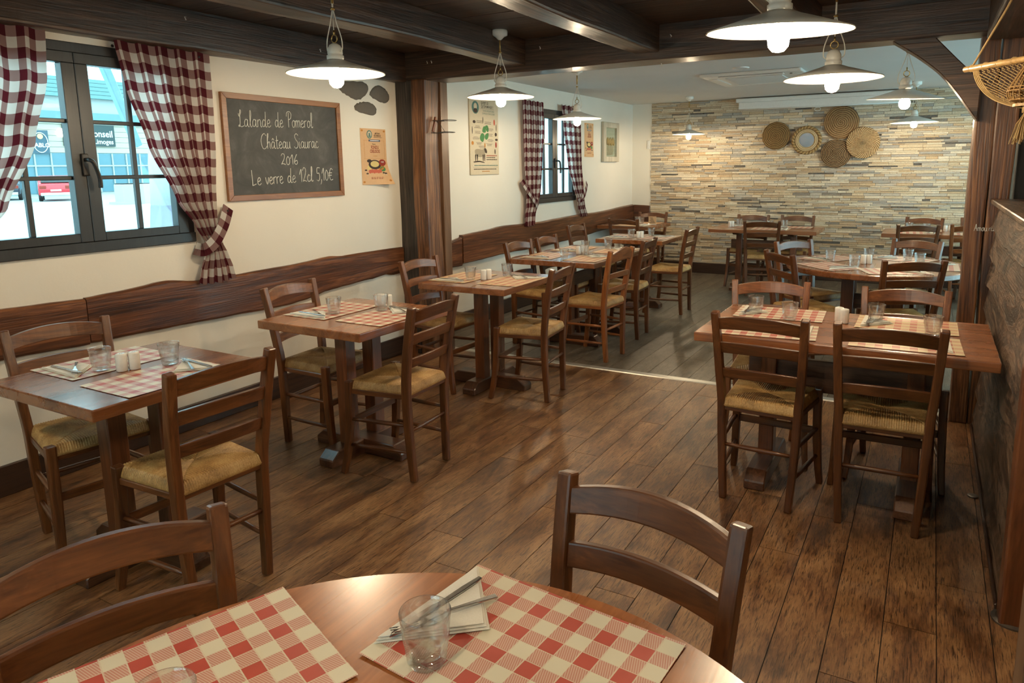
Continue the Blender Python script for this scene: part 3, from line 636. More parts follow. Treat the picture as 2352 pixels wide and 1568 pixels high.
CHAIRS = [  # top-of-back midpoint, facing (degrees), tone, label
 ((-3.204, 1.575), -10, 0, 'dark wooden chair against the wall at the front window table'),
 ((-2.039, 1.502), 176.4, .05, 'wooden chair with its back to the aisle at the front window table'),
 ((-3.125, 2.762), 4.6, .3, 'wall side chair at the square table below the chalkboard'),  # tone raised: lamplight put into the wood colour
 ((-2.051, 2.690), 183.4, -.05, 'aisle side chair with straw seat at the table below the chalkboard'),
 ((-3.145, 3.955), -2, .3, 'chair in front of the left timber post'),  # lighter tone stands in for lamplight on this chair
 ((-2.033, 4.027), 186, 0, 'aisle side chair at the square table beside the left post'),
 ((-3.105, 5.276), -4.4, .05, 'nearer wall side chair at the long left table'),
 ((-3.09, 5.766), 0.8, .05, 'farther wall side chair at the long left table'),
 ((-3.40, 7.045), -2, -.1, 'chair below the rear window curtain at the small rear table'),
 ((-2.113, 5.866), 183.5, -.2, 'dark aisle side chair at the far end of the long left table'),
 ((-2.085, 7.045), 180, -.1, 'chair standing alone in the aisle in front of the stone wall'),
 ((-3.239, 8.033), 86, -.1, 'near chair at the corner table by the stone wall'),
 ((-3.309, 9.30), -86, 0, 'far chair at the corner table against the stone wall'),
 ((-.597, 3.005), 87, -.08, 'near left chair of the long table at the partition'),
 ((-.104, 3.015), 92, -.15, 'near right chair of the long table at the partition'),
 ((-.731, 3.957), -80, .75, 'light brown far left chair of the long table at the partition'),
 ((-.077, 3.984), -88.7, .3, 'far right chair of the long table at the partition'),
 ((-.062, 5.182), 113.8, -.1, 'near chair at the large round table with back to camera'),
 ((-.932, 5.300), 39, -.1, 'near left chair at the large round table'),
 ((-.978, 6.198), -36, .2, 'far left chair at the large round table'),
 ((-.070, 6.591), -114.9, .1, 'far right chair at the large round table'),
 ((-.091, 8.244), 104, -.2, 'near dark chair at the table half hidden by the right post'),
 ((-.045, 9.324), -106, 0, 'far chair at the table half hidden by the right post'),
 ((.395, 8.40), 96, .5, 'light brown chair partly covered by the right post'),
 ((.515, 9.46), -92, -.1, 'chair almost wholly covered by the right post'),
 ((-1.641, 8.218), 100, -.15, 'near chair at the table under the woven plates'),
 ((-1.950, 9.235), -94, 0, 'left of two chairs against the stone wall under the woven plates'),
 ((-1.420, 9.26), -94, 0, 'right of two chairs against the stone wall under the woven plates'),
 ((-.435, 1.220), -98.9, -.1, 'right foreground chair at the round table'),
 ((-1.215, .630), -20.8, .05, 'left foreground chair at the round table cut off by the frame'),
]
ch0 = make_chair('x')
first = True
for (mx, my), ang, tone, lb in CHAIRS:
    a = math.radians(ang); F = Vector((math.cos(a), math.sin(a)))
    loc = (mx + F.x*.225, my + F.y*.225, 0); rz = a - PI/2
    if first:
        first = False; proto = (loc, rz, lb, tone)
        ch0.location = (50, 50, 0)
        KIDS[ch0.name] = list(ch0.children)
    copy_tree(ch0, loc, rz, lb, tone=tone)
def drop(root):
    for c in list(root.children): drop(c)
    bpy.data.objects.remove(root)
cc = make_chair('honey coloured chair with an arched crest at the long left table', True); settone(cc, 1.0)
a = math.radians(175.8); cc.location = (-2.047 + math.cos(a)*.225, 5.06 + math.sin(a)*.225, 0); cc.rotation_euler = (0, 0, a - PI/2)
drop(ch0)

# ================================================================== tables
TH = .042
def tabletop(t, w, d, boards=1, axis='Y'):
    tt = MB().box(-w/2, w/2, -d/2, d/2, .75 - TH, .75).build('tabletop', M['table' + axis], t, bevel=.005, seg=2)
    return tt
def foot_bar(L, w, h, axis):
    p = [(-L/2, 0), (L/2, 0), (L/2, h*.5), (L/2 - .05, h), (-L/2 + .05, h), (-L/2, h*.5)]
    return MB().prism(p, -w/2, w/2, 'xz' if axis == 'X' else 'yz')
def square_table(label, x0, x1, y0, y1, tone=0, fx_=.60):
    t = thing('square_table', label, 'table', ((x0+x1)/2, (y0+y1)/2, 0), 0, 'square pedestal tables')
    tabletop(t, x1-x0, y1-y0)
    for dx, dy in ((0, .10), (0, -.10)):
        MB().box(dx-.037, dx+.037, dy-.037, dy+.037, .068, .69).build('leg', M['tleg'], t, bevel=.004)
    foot_bar(fx_, .10, .08, 'X').build('foot', M['tfootX'], t, bevel=.005)
    foot_bar(.56, .10, .079, 'Y').build('foot', M['tfootY'], t, bevel=.005)
    for s in (-1, 1):
        p = [(-.27, .75-TH), (.27, .75-TH), (.22, .685), (-.22, .685)]
        MB().prism(p, s*.08-.03, s*.08+.03, 'yz').build('cleat', M['tfootY'], t, bevel=.004)
    settone(t, tone); return t
def trestle_table(label, x0, x1, y0, y1, axis, tone=0, off=.315, sz=(.43, .585), lw=.06):
    t = thing('trestle_table', label, 'table', ((x0+x1)/2, (y0+y1)/2, 0), 0, 'long trestle tables')
    tabletop(t, x1-x0, y1-y0, axis=axis)
    sh = (y1-y0 if axis == 'X' else x1-x0) - .18
    for s in (-1, 1):
        if axis == 'X':
            MB().box(s*off-.035, s*off+.035, -lw, lw, .07, .69).build('leg', M['tleg'], t, bevel=.004)
            fb = foot_bar(sh, .095, .085, 'Y'); mt = M['tfootY']; cb = MB().prism([(-sh/2, .75-TH), (sh/2, .75-TH), (sh/2-.06, .675), (-sh/2+.06, .675)], -.035, .035, 'yz')
            ofs = (s*off, 0, 0)
        else:
            MB().box(-lw, lw, s*off-.035, s*off+.035, .07, .69).build('leg', M['tleg'], t, bevel=.004)
            fb = foot_bar(sh, .095, .085, 'X'); mt = M['tfootX']; cb = MB().prism([(-sh/2, .75-TH), (sh/2, .75-TH), (sh/2-.06, .675), (-sh/2+.06, .675)], -.035, .035, 'xz')
            ofs = (0, s*off, 0)
        for m_, nm in ((fb, 'foot'), (cb, 'cleat')):
            o = m_.build(nm, mt, t, bevel=.005); o.location = ofs
    e = off + .10
    (MB().box(-e, e, -.016, .016, *sz) if axis == 'X' else MB().box(-.016, .016, -e, e, *sz)).build('stretcher', M['tfootX' if axis == 'X' else 'tfootY'], t, bevel=.004)
    settone(t, tone); return t
def round_table(label, cx_, cy_, r, tone=0, apart=.17, fl_=.40):
    t = thing('round_table', label, 'table', (cx_, cy_, 0), 0, 'round tables')
    MB().lathe([(r - .006, .75-TH), (r, .75-TH + .006), (r, .744), (r - .006, .75)], 96).build('tabletop', M['tableY'], t)
    for s in (-1, 1):
        MB().box(s*apart-.045, s*apart+.045, -.12, .12, .07, .70).build('leg', M['tleg'], t, bevel=.004)
        o = foot_bar(fl_, .10, .085, 'Y').build('foot', M['tfootY'], t, bevel=.005); o.location = (s*apart, 0, 0)
    MB().box(-apart, apart, -.02, .02, .40, .52).build('stretcher', M['tfootX'], t, bevel=.004)
    settone(t, tone); return t
TABLES = dict(
 T1=square_table('square table under the front window with blue window glare', -2.975, -2.295, 1.20, 1.885, -.1),
 T2=square_table('square table below the chalkboard', -2.95, -2.262, 2.39, 3.095, .35),
 T3=square_table('square table beside the left timber post', -2.955, -2.28, 3.70, 4.395, .0),
 T4=trestle_table('long table lengthwise along the rear left wall', -3.03, -2.265, 5.03, 6.20, 'Y', -.1, off=.25, sz=(.495, .60), lw=.032),
 T5=square_table('small square table below the rear window', -3.065, -2.33, 6.83, 7.49, .0, .5),
 T6=square_table('corner table between wall rail and stone wall', -3.74, -3.015, 8.40, 9.15, .0, .5),
 T7=trestle_table('long orange brown table pushed against the plank partition', -.905, .278, 3.115, 3.86, 'X', .25, lw=.042),
 T8=round_table('large round table behind the long table', -.334, 5.885, .63, -.05),
 T9=trestle_table('long table under the woven plates', -2.307, -1.09, 8.43, 9.15, 'X', .05, sz=(.495, .60), lw=.033),
 T10=trestle_table('rear table half hidden by the right post', -.445, .78, 8.515, 9.215, 'X', .15, sz=(.495, .60), lw=.033),
 FG=round_table('round table in the foreground', -.494, .44, .607, .45))

TABLES['T6'].rotation_euler = (0, 0, PI/2)
# ================================================================== place settings
def uvrect(name, w, d, z, mat, uv=1.0, curl=0):
    n = 8; vs, fs, uvs = [], [], []
    for j in range(n+1):
        for i in range(n+1):
            x, y = (i/n-.5)*w, (j/n-.5)*d; vs.append((x, y, z + .0008 + curl*((x/w*2)**4 + (y/d*2)**4)))
    for j in range(n):
        for i in range(n): a = j*(n+1)+i; fs.append((a, a+1, a+n+2, a+n+1))
    me = bpy.data.meshes.new(name); me.from_pydata(vs, [], fs); l = me.uv_layers.new()
    for p in me.polygons:
        for li in p.loop_indices: v = me.vertices[me.loops[li].vertex_index].co; l.data[li].uv = (v.x + .5, v.y + .5)
        p.use_smooth = True
    me.materials.append(mat); return me
MATS = [uvrect('placemat', .42, .30, 0, M['mat'], curl=.0012), uvrect('placemat', .42, .30, 0, M['matwarm'], curl=.0012)]
def tumbler_mesh():
    n = 36; mb = MB(); H_ = .088; rings = []
    def R(z): return lerp(.029, .040, (z/H_)**.9)
    def facet(j): t = (2*PI*j/n) % (2*PI/9); return math.cos(PI/9)/math.cos(t - PI/9)
    for z in (0, .003, .014, .030, .046, .052, .060, .074, H_ - .002, H_):
        r0 = R(z) - (.003 if z == 0 else 0) - (.0012 if z >= H_ - .0001 else 0) + (.0008 if z in (.046, .052) else 0)
        rings.append([(r0*(facet(j) if z < .05 else 1)*math.cos(2*PI*j/n), r0*(facet(j) if z < .05 else 1)*math.sin(2*PI*j/n), z) for j in range(n)])
    for z in (H_ - .001, .074, .052, .03, .018, .0135):
        r0 = R(z) - (.0022 if z > .05 else .0048); r0 = r0*.72 if z < .014 else r0
        rings.append([(r0*math.cos(2*PI*j/n), r0*math.sin(2*PI*j/n), z) for j in range(n)])
    me = mb.loft(rings).mesh('tumbler', M['tumbler'])
    for p in me.polygons: p.use_smooth = p.center.z > .047 or (p.center.x**2 + p.center.y**2) < (R(p.center.z) - .0035)**2
    return me
TUM = tumbler_mesh()
def napkin_mesh():
    mb = MB()
    for k, (o, z) in enumerate(((0, .0015), (.004, .0045), (.008, .0075))):
        mb.prism([(0 - o*.3, -.132 + o), (0, .132 - o), (-.132 + o*1.5, .0)], z, z + .0022, 'xy')
    return mb.mesh('napkin', M['paper'], bevel=.0008)
NAP = napkin_mesh()
def knife_mesh():
    p = [(-.0045, -.105), (.0045, -.105), (.0065, -.06), (.0055, -.005), (.0085, .01), (.0105, .05), (.008, .095), (.0, .108), (-.004, .09), (-.0045, .01), (-.0055, -.06)]
    return MB().prism(p, 0, .0045).mesh('knife', M['steel'], bevel=.0015)
def fork_mesh():
    mb = MB(); pts = [(0, -.095, .0015), (0, -.05, .004), (0, .0, .007), (0, .035, .005), (0, .05, .002)]
    mb.sweep(pts, [(.012, .003), (.008, .0035), (.0055, .0035), (.012, .003), (.021, .0025)])
    for i in range(4): mb.sweep([((i-1.5)*.0056, .048, .0022), ((i-1.5)*.0058, .075, .0025), ((i-1.5)*.0056, .098, .007)], [(.0033, .0022), (.003, .002), (.0018, .0015)])
    return mb.mesh('fork', M['steel'], bevel=.0006)
KNF, FRK = knife_mesh(), fork_mesh()
def shaker_mesh():
    mb = MB().lathe([(.0185, 0), (.0205, .003), (.0205, .062), (.019, .068), (.012, .070), (.010, .0685), (0.0005, .0685)], 28)
    return mb.mesh('shaker', M['ceram'], smooth=True)
SHK = shaker_mesh()
HOLE = MB().lathe([(.0012, 0), (.0012, .0004)], 8).mesh('pouring_hole', M['black'])
ZT = .7505
def put(name, me, label, cat, group, x, y, z, rz):
    return tag(link(name, me, None, (x, y, z), rz), label, cat, group)
def place(tb, seat, x, y, ang, glass=None, mt=0, nap=True, nf=0.0, nr=.185, flip=1):
    """one cover: paper mat, napkin, knife, fork and tumbler for a guest facing ang (degrees)"""
    a = math.radians(ang); f = Vector((math.cos(a), math.sin(a))); r = Vector((f.y, -f.x)); rz = a - PI/2
    put('placemat', MATS[mt], 'checked paper placemat at the %s place of %s' % (seat, tb), 'placemat', 'checked paper placemats', x, y, ZT, rz)
    g = glass or (x + f.x*.10 + r.x*.07, y + f.y*.10 + r.y*.07)
    put('tumbler', TUM, 'glass tumbler at the %s place of %s' % (seat, tb), 'glass', 'glass tumblers on the tables', g[0], g[1], ZT + .002, RND.uniform(0, 3))
    if nap:
        n = Vector((x, y)) + r*nr + f*nf
        put('napkin', NAP, 'folded paper napkin at the %s place of %s' % (seat, tb), 'napkin', 'folded paper napkins', n.x, n.y, ZT + .0012, rz + RND.uniform(-.06, .06))
        k = n - r*.028 + f*.01; put('knife', KNF, 'steel knife at the %s place of %s' % (seat, tb), 'knife', 'steel knives on napkins', k.x, k.y, ZT + .0115, rz + RND.uniform(-.1, .06))
        k = n - r*.055 + f*.02; put('fork', FRK, 'steel fork at the %s place of %s' % (seat, tb), 'fork', 'steel forks on napkins', k.x, k.y, ZT + .0115, rz - .45 + RND.uniform(-.1, .1))
def shakers(tb, x, y, ang=.6, d=.0215):
    for s, nm in ((-1, 'left'), (1, 'right')):
        px, py = x + s*d*math.cos(ang), y + s*d*math.sin(ang)
        o = put('shaker', SHK, 'white ceramic shaker, %s of the pair on %s' % (nm, tb), 'shaker', 'white ceramic shakers', px, py, ZT, 0)
        for k in range(4):
            h = link('pouring_hole', HOLE, o, (.005*math.cos(k*PI/2), .005*math.sin(k*PI/2), .0686))
D1, D2, D3 = 'the front window table', 'the table below the chalkboard', 'the table beside the left post'
place(D1, 'wall side', -2.84, 1.565, 0, (-2.731, 1.483), 0); place(D1, 'aisle side', -2.455, 1.54, 180, (-2.571, 1.658), 0); shakers(D1, -2.652, 1.54, 1.2)
place(D2, 'wall side', -2.785, 2.75, 0, (-2.709, 2.685)); place(D2, 'aisle side', -2.425, 2.76, 180, (-2.536, 2.857)); shakers(D2, -2.60, 2.96, .0, .027)
place(D3, 'wall side', -2.80, 4.01, 0, (-2.699, 3.949), 1); place(D3, 'aisle side', -2.415, 4.03, 180, (-2.553, 4.188), 1); shakers(D3, -2.612, 4.01, 1.2)
D4 = 'the long left table'
place(D4, 'near wall side', -2.85, 5.32, 0, (-2.60, 5.17), 1); place(D4, 'near aisle side', -2.44, 5.30, 180, (-2.555, 5.47), 1)
place(D4, 'far wall side', -2.85, 5.88, 0, (-2.70, 5.80), 1); place(D4, 'far aisle side', -2.44, 5.88, 180, (-2.569, 6.014), 1); shakers(D4, -2.64, 5.56, 1.2)
D5 = 'the small rear window table'
place(D5, 'wall side', -2.89, 7.16, 0, (-2.761, 7.084), 0); place(D5, 'aisle side', -2.50, 7.16, 180, (-2.614, 7.298)); shakers(D5, -2.665, 7.09, .9)
D6 = 'the stone wall corner table'
place(D6, 'near', -3.32, 8.58, 90, None, 1); place(D6, 'far', -3.30, 8.97, -90, None, 1)
D7 = 'the long partition table'
place(D7, 'far left', -.63, 3.69, -87, (-.743, 3.655)); place(D7, 'near left', -.61, 3.29, 95, (-.56, 3.55))
place(D7, 'far right', -.06, 3.67, -90, (-.189, 3.675), 1); place(D7, 'near right', -.055, 3.30, 92, (.047, 3.49), 1, nr=.17); shakers(D7, -.333, 3.615, -.9)
D8 = 'the large round table'
for nm, ang, g in (('near', 111, (-.456, 5.632)), ('near left', 44, (-.65, 5.892)), ('far left', -30, (-.394, 6.09)), ('far right', -115, (-.124, 6.18)), ('right', 180, (-.04, 5.95))):
    a = math.radians(ang); place(D8, nm, -.334 - math.cos(a)*.40, 5.885 - math.sin(a)*.40, ang, g, nr=.16)
shakers(D8, -.395, 5.86, .5)
D9 = 'the table under the woven plates'
place(D9, 'near', -1.62, 8.61, 92, (-1.66, 8.79)); place(D9, 'far left', -1.96, 8.96, -90, (-2.057, 8.93)); place(D9, 'far right', -1.42, 8.96, -90, (-1.51, 8.90)); shakers(D9, -2.125, 8.80, 1.0)
DX = 'the table behind the right post'
place(DX, 'near left', -.10, 8.69, 92, (-.02, 8.88)); place(DX, 'far left', -.08, 9.04, -90, (-.19, 8.97)); place(DX, 'near right', .44, 8.69, 90); place(DX, 'far right', .46, 9.04, -90); shakers(DX, .187, 8.98, .0, .024)
DF = 'the foreground table'
place(DF, 'right', -.51, .865, -95, (-.6265, .770), 0, nr=.205, nf=-.01); place(DF, 'left', -.914, .555, -20.8, (-.826, .478), 0, nap=False)
# little printed card stand on the corner table
cs = thing('card_stand', 'small printed card standing on the stone wall corner table', 'card', (-3.13, 8.77, ZT), .2)
MB().box(-.05, .05, -.002, .002, 0, .105).build('card', M['peach'], cs); MB().box(-.05, .05, -.02, .02, 0, .006).build('base', M['white'], cs)
for k in range(5): MB().box(-.035 + .01*(k % 2), .035 - .008*k, -.003, -.0025, .02 + k*.016, .026 + k*.016).build('print_line', M['ink'], cs)

# ================================================================== pendant lamps
def pendant(label, x, y, z, D, ztop, tilt=0):
    """z = height of the shade rim, D = shade diameter, ztop = ceiling"""
    r = D/2; h = r*.29
    t = thing('pendant_lamp', label, 'lamp', (x, y, z), 0, 'white enamel pendant lamps')
    k = MB().lathe([(r, 0), (r*.995, .003), (r*.62, h*.46), (r*.30, h*.80), (r*.15, h), (r*.145, h - .003), (r*.29, h*.80 - .004), (r*.61, h*.46 - .004), (r*.985, 0)], 56, cap=False)
    sh = k.build('shade', M['enamel'], t, smooth=True); sh.rotation_euler = (tilt, tilt*.6, 0)
    cp = MB().lathe([(.034, h - .008), (.038, h + .004), (.038, h + .016), (.032, h + .020), (.034, h + .026), (.033, h + .045), (.024, h + .062), (.010, h + .070), (.002, h + .071)], 28).build('cap', M['enamel'], t, smooth=True)
    so = MB().lathe([(.018, h - .005), (.019, h - .028), (.014, h - .034), (.0005, h - .034)], 20).build('socket', M['ceram'], t, smooth=True)
    zb = h - .034
    bu = MB().lathe([(.012, zb), (.014, zb - .012), (.026, zb - .032), (.033, zb - .052), (.030, zb - .074), (.018, zb - .088), (.001, zb - .092)], 24).build('bulb', M['bulb'], so, smooth=True)
    zc = h + .071
    MB().tube([(0, .0, zc - .002 + .0)] + [(.017*math.sin(q*PI/10), 0, zc + .019 - .017*math.cos(q*PI/10)) for q in range(1, 21)], .0026, 8).build('ring', M['brass'], cp, smooth=True)
    MB().tube([(0, 0, zc + .034), (0, 0, zc + .056)], .0042, 8).build('hook', M['brass'], cp, smooth=True)
    for s in (-1, 1):
        MB().tube(cr([(s*.034, 0, h + .030), (s*.046, .0, h + .045), (s*.043, 0, h + .09), (s*.018, 0, h + .16), (s*.003, 0, h + .215)], 5), .0026, 6).build('cord', M['cord'], t, smooth=True)
    top = ztop - z
    MB().tube([(0, 0, zc + .05), (0, 0, h + .22)], .0018, 6).build('hanger', M['cord'], t, smooth=True)
    MB().lathe([(.009, h + .213), (.011, h + .218), (.009, h + .223)], 12).build('clip', M['brass'], t, smooth=True)
    MB().tube([(0, 0, h + .22), (0, 0, top - .13)], .0042, 8).build('cord', M['cord'], t, smooth=True)
    cn = MB().lathe([(.008, top - .062), (.016, top - .056), (.030, top - .042), (.050, top - .034), (.052, top - .010), (.048, top)], 32).build('canopy', M['ceram'], t, smooth=True)
    MB().tube([(0, 0, top - .14), (0, 0, top - .045)], .0058, 10).build('tube', M['brass'], cn, smooth=True)
    return t
pendant('pendant lamp in front of the chalkboard corner and stone inlays', -2.41, 2.49, 1.930, .44, 2.375)
pendant('pendant lamp in front of the left post and tall poster', -2.51, 4.08, 1.955, .44, 2.375)
pendant('pendant lamp hanging before the rear window', -2.84, 5.92, 1.925, .44, 2.365)
pendant('smallest looking pendant lamp at the left of the stone wall', -2.78, 9.10, 1.893, .415, 2.365)
pendant('largest nearest pendant lamp at the top edge', -.450, 2.384, 1.905, .44, 2.375, .05)
pendant('pendant lamp above the long partition table', -.445, 3.70, 1.892, .44, 2.375)
pendant('pendant lamp beside the curved brace', -.187, 5.10, 1.890, .44, 2.365, .06)
pendant('far right pendant lamp before the stone wall', -.222, 8.95, 1.93, .48, 2.365)
pendant('added unseen pendant lamp above the foreground table', -.55, .10, 1.95, .44, 2.375)  # extra lamp above the view, added to light the foreground
pendant('added pendant lamp over the unseen front left corner', -2.5, .2, 1.95, .44, 2.375)  # extra lamp out of view, added to brighten the front left
pendant('added unseen pendant lamp over the rear right corner', 1.4, 7.4, 1.93, .44, 2.365)  # extra lamp out of view, added to brighten the rear room
pendant('added unseen pendant lamp over the front right side', 1.5, 1.6, 1.95, .44, 2.375)  # extra lamp out of view, added to brighten the front right

# ================================================================== curtains
def curtain(label, x, prof, side, seed, W_=.95):
    """prof: list of (z, y_left, y_right); gathered cloth hanging in front of the wall plane x"""
    nu, nv = 110, 60; vs, fs = [], []; r = random.Random(seed); ph = [r.uniform(0, 6.3) for _ in range(4)]
    zs = [p[0] for p in prof]
    def at(z):
        for i in range(len(prof) - 1):
            if zs[i] >= z >= zs[i+1]:
                t = (zs[i] - z)/(zs[i] - zs[i+1]); t = sst(t)*.5 + t*.5; return lerp(prof[i][1], prof[i+1][1], t), lerp(prof[i][2], prof[i+1][2], t)
        return prof[-1][1:]
    uvs = []
    for j in range(nv + 1):
        z = lerp(zs[0], zs[-1], j/nv); a, b_ = at(z); w = b_ - a; g = max(0, W_*.62 - w)/W_
        for i in range(nu + 1):
            u = i/nu; nf = 5.0
            fold = math.sin(u*nf*2*PI + ph[0] + .5*math.sin(z*4 + ph[1]))
            xo = x + .044 + (.010 + .045*g)*(.5 + .5*fold) + .006*math.sin(u*13 + z*9 + ph[2])*(j/nv)
            yy = a + w*(u + .012*math.sin(u*nf*2*PI + ph[3]))
            vs.append((xo, yy, z + .006*math.sin(u*nf*2*PI + ph[1]) - (.012*math.sin(u*PI) if j == nv else 0)))
            uvs.append((u*W_, (zs[0]-z)*1.02))
    for j in range(nv):
        for i in range(nu): q = j*(nu+1) + i; fs.append((q, q+1, q+nu+2, q+nu+1))
    me = bpy.data.meshes.new('curtain'); me.from_pydata(vs, [], fs); l = me.uv_layers.new()
    for p in me.polygons:
        p.use_smooth = True
        for li in p.loop_indices: l.data[li].uv = uvs[me.loops[li].vertex_index]
    me.materials.append(M['cloth'])
    t = tag(link('curtain', me), label, 'curtain', 'red checked curtains'); return t
def strap(t, pts, w, x):                                             # tie-back band: ribbon through (x,y,z) points
    p = cr(pts, 6); mb = MB(); vs, fs, uv = [], [], []; s = 0
    for i, q in enumerate(p):
        if i: s += (q - p[i-1]).length
        d = (p[min(i+1, len(p)-1)] - p[max(0, i-1)]).normalized(); nrm = Vector((0, -d.z, d.y)).normalized()
        for k, (o, dx) in enumerate(((-w/2, 0), (w/2, 0), (w/2, -.004), (-w/2, -.004))): vs.append(tuple(q + nrm*o + Vector((dx, 0, 0)))); uv.append((o + .1, s))
    m = len(p)
    for i in range(m-1):
        for k in range(4): a = i*4 + k; b_ = i*4 + (k+1) % 4; fs.append((a, b_, b_+4, a+4))
    fs += [(3, 2, 1, 0), tuple((m-1)*4 + k for k in range(4))]
    me = bpy.data.meshes.new('tie_back'); me.from_pydata(vs, [], fs); l = me.uv_layers.new()
    for pp_ in me.polygons:
        for li in pp_.loop_indices: l.data[li].uv = uv[me.loops[li].vertex_index]
    me.materials.append(M['cloth']); return link('tie_back', me, t)
def buttons(t, pts):
    for p in pts: MB().lathe([(.0075, 0), (.006, .004), (.0005, .005)], 12).build('button', M['black'], t, smooth=True).matrix_local = Matrix.Translation(p) @ Matrix.Rotation(PI/2, 4, 'Y')
c = curtain('red checked curtain tied back left of the chalkboard', -3.73, [(2.165, 2.235, 2.785), (1.95, 2.27, 2.785), (1.65, 2.36, 2.775), (1.35, 2.50, 2.755), (1.19, 2.60, 2.745), (1.09, 2.655, 2.76), (1.02, 2.64, 2.79), (.93, 2.60, 2.82), (.862, 2.58, 2.835)], 1, 1, 1.0)
strap(c, [(-3.69, 2.848, 1.285), (-3.655, 2.78, 1.19), (-3.635, 2.70, 1.10), (-3.645, 2.635, 1.055), (-3.70, 2.61, 1.06)], .075, 0)
buttons(c, [(-3.692, 2.243, 2.135), (-3.69, 2.32, 2.138), (-3.69, 2.47, 2.14), (-3.688, 2.58, 2.135), (-3.688, 2.66, 2.14), (-3.688, 2.735, 2.14), (-3.684, 2.835, 1.265)])
c = curtain('red checked curtain cut off by the left edge of the view', -3.73, [(2.165, 1.30, 1.92), (1.95, 1.32, 1.905), (1.65, 1.335, 1.82), (1.35, 1.35, 1.67), (1.19, 1.37, 1.53), (1.09, 1.36, 1.47), (.95, 1.30, 1.50), (.87, 1.29, 1.53)], -1, 2, 1.0)
strap(c, [(-3.69, 1.27, 1.285), (-3.655, 1.33, 1.19), (-3.64, 1.42, 1.10), (-3.70, 1.50, 1.06)], .075, 0)
c = curtain('red checked curtain left of the rear window', -3.83, [(2.195, 6.56, 7.02), (1.9, 6.57, 7.03), (1.5, 6.58, 6.97), (1.25, 6.60, 6.92), (1.08, 6.60, 6.85), (1.0, 6.58, 6.80), (.882, 6.575, 6.785)], 1, 3, .85)
strap(c, [(-3.79, 6.555, 1.36), (-3.755, 6.60, 1.28), (-3.74, 6.72, 1.17), (-3.75, 6.82, 1.09), (-3.80, 6.86, 1.04)], .07, 0)
c = curtain('red checked curtain right of the rear window', -3.83, [(2.205, 7.455, 7.945), (1.9, 7.50, 7.97), (1.5, 7.62, 7.99), (1.25, 7.76, 8.01), (1.12, 7.85, 8.03), (1.02, 7.88, 8.07), (.90, 7.955, 8.15)], -1, 4, .85)
strap(c, [(-3.79, 8.185, 1.30), (-3.76, 8.09, 1.22), (-3.745, 7.98, 1.13), (-3.76, 7.89, 1.08)], .065, 0)

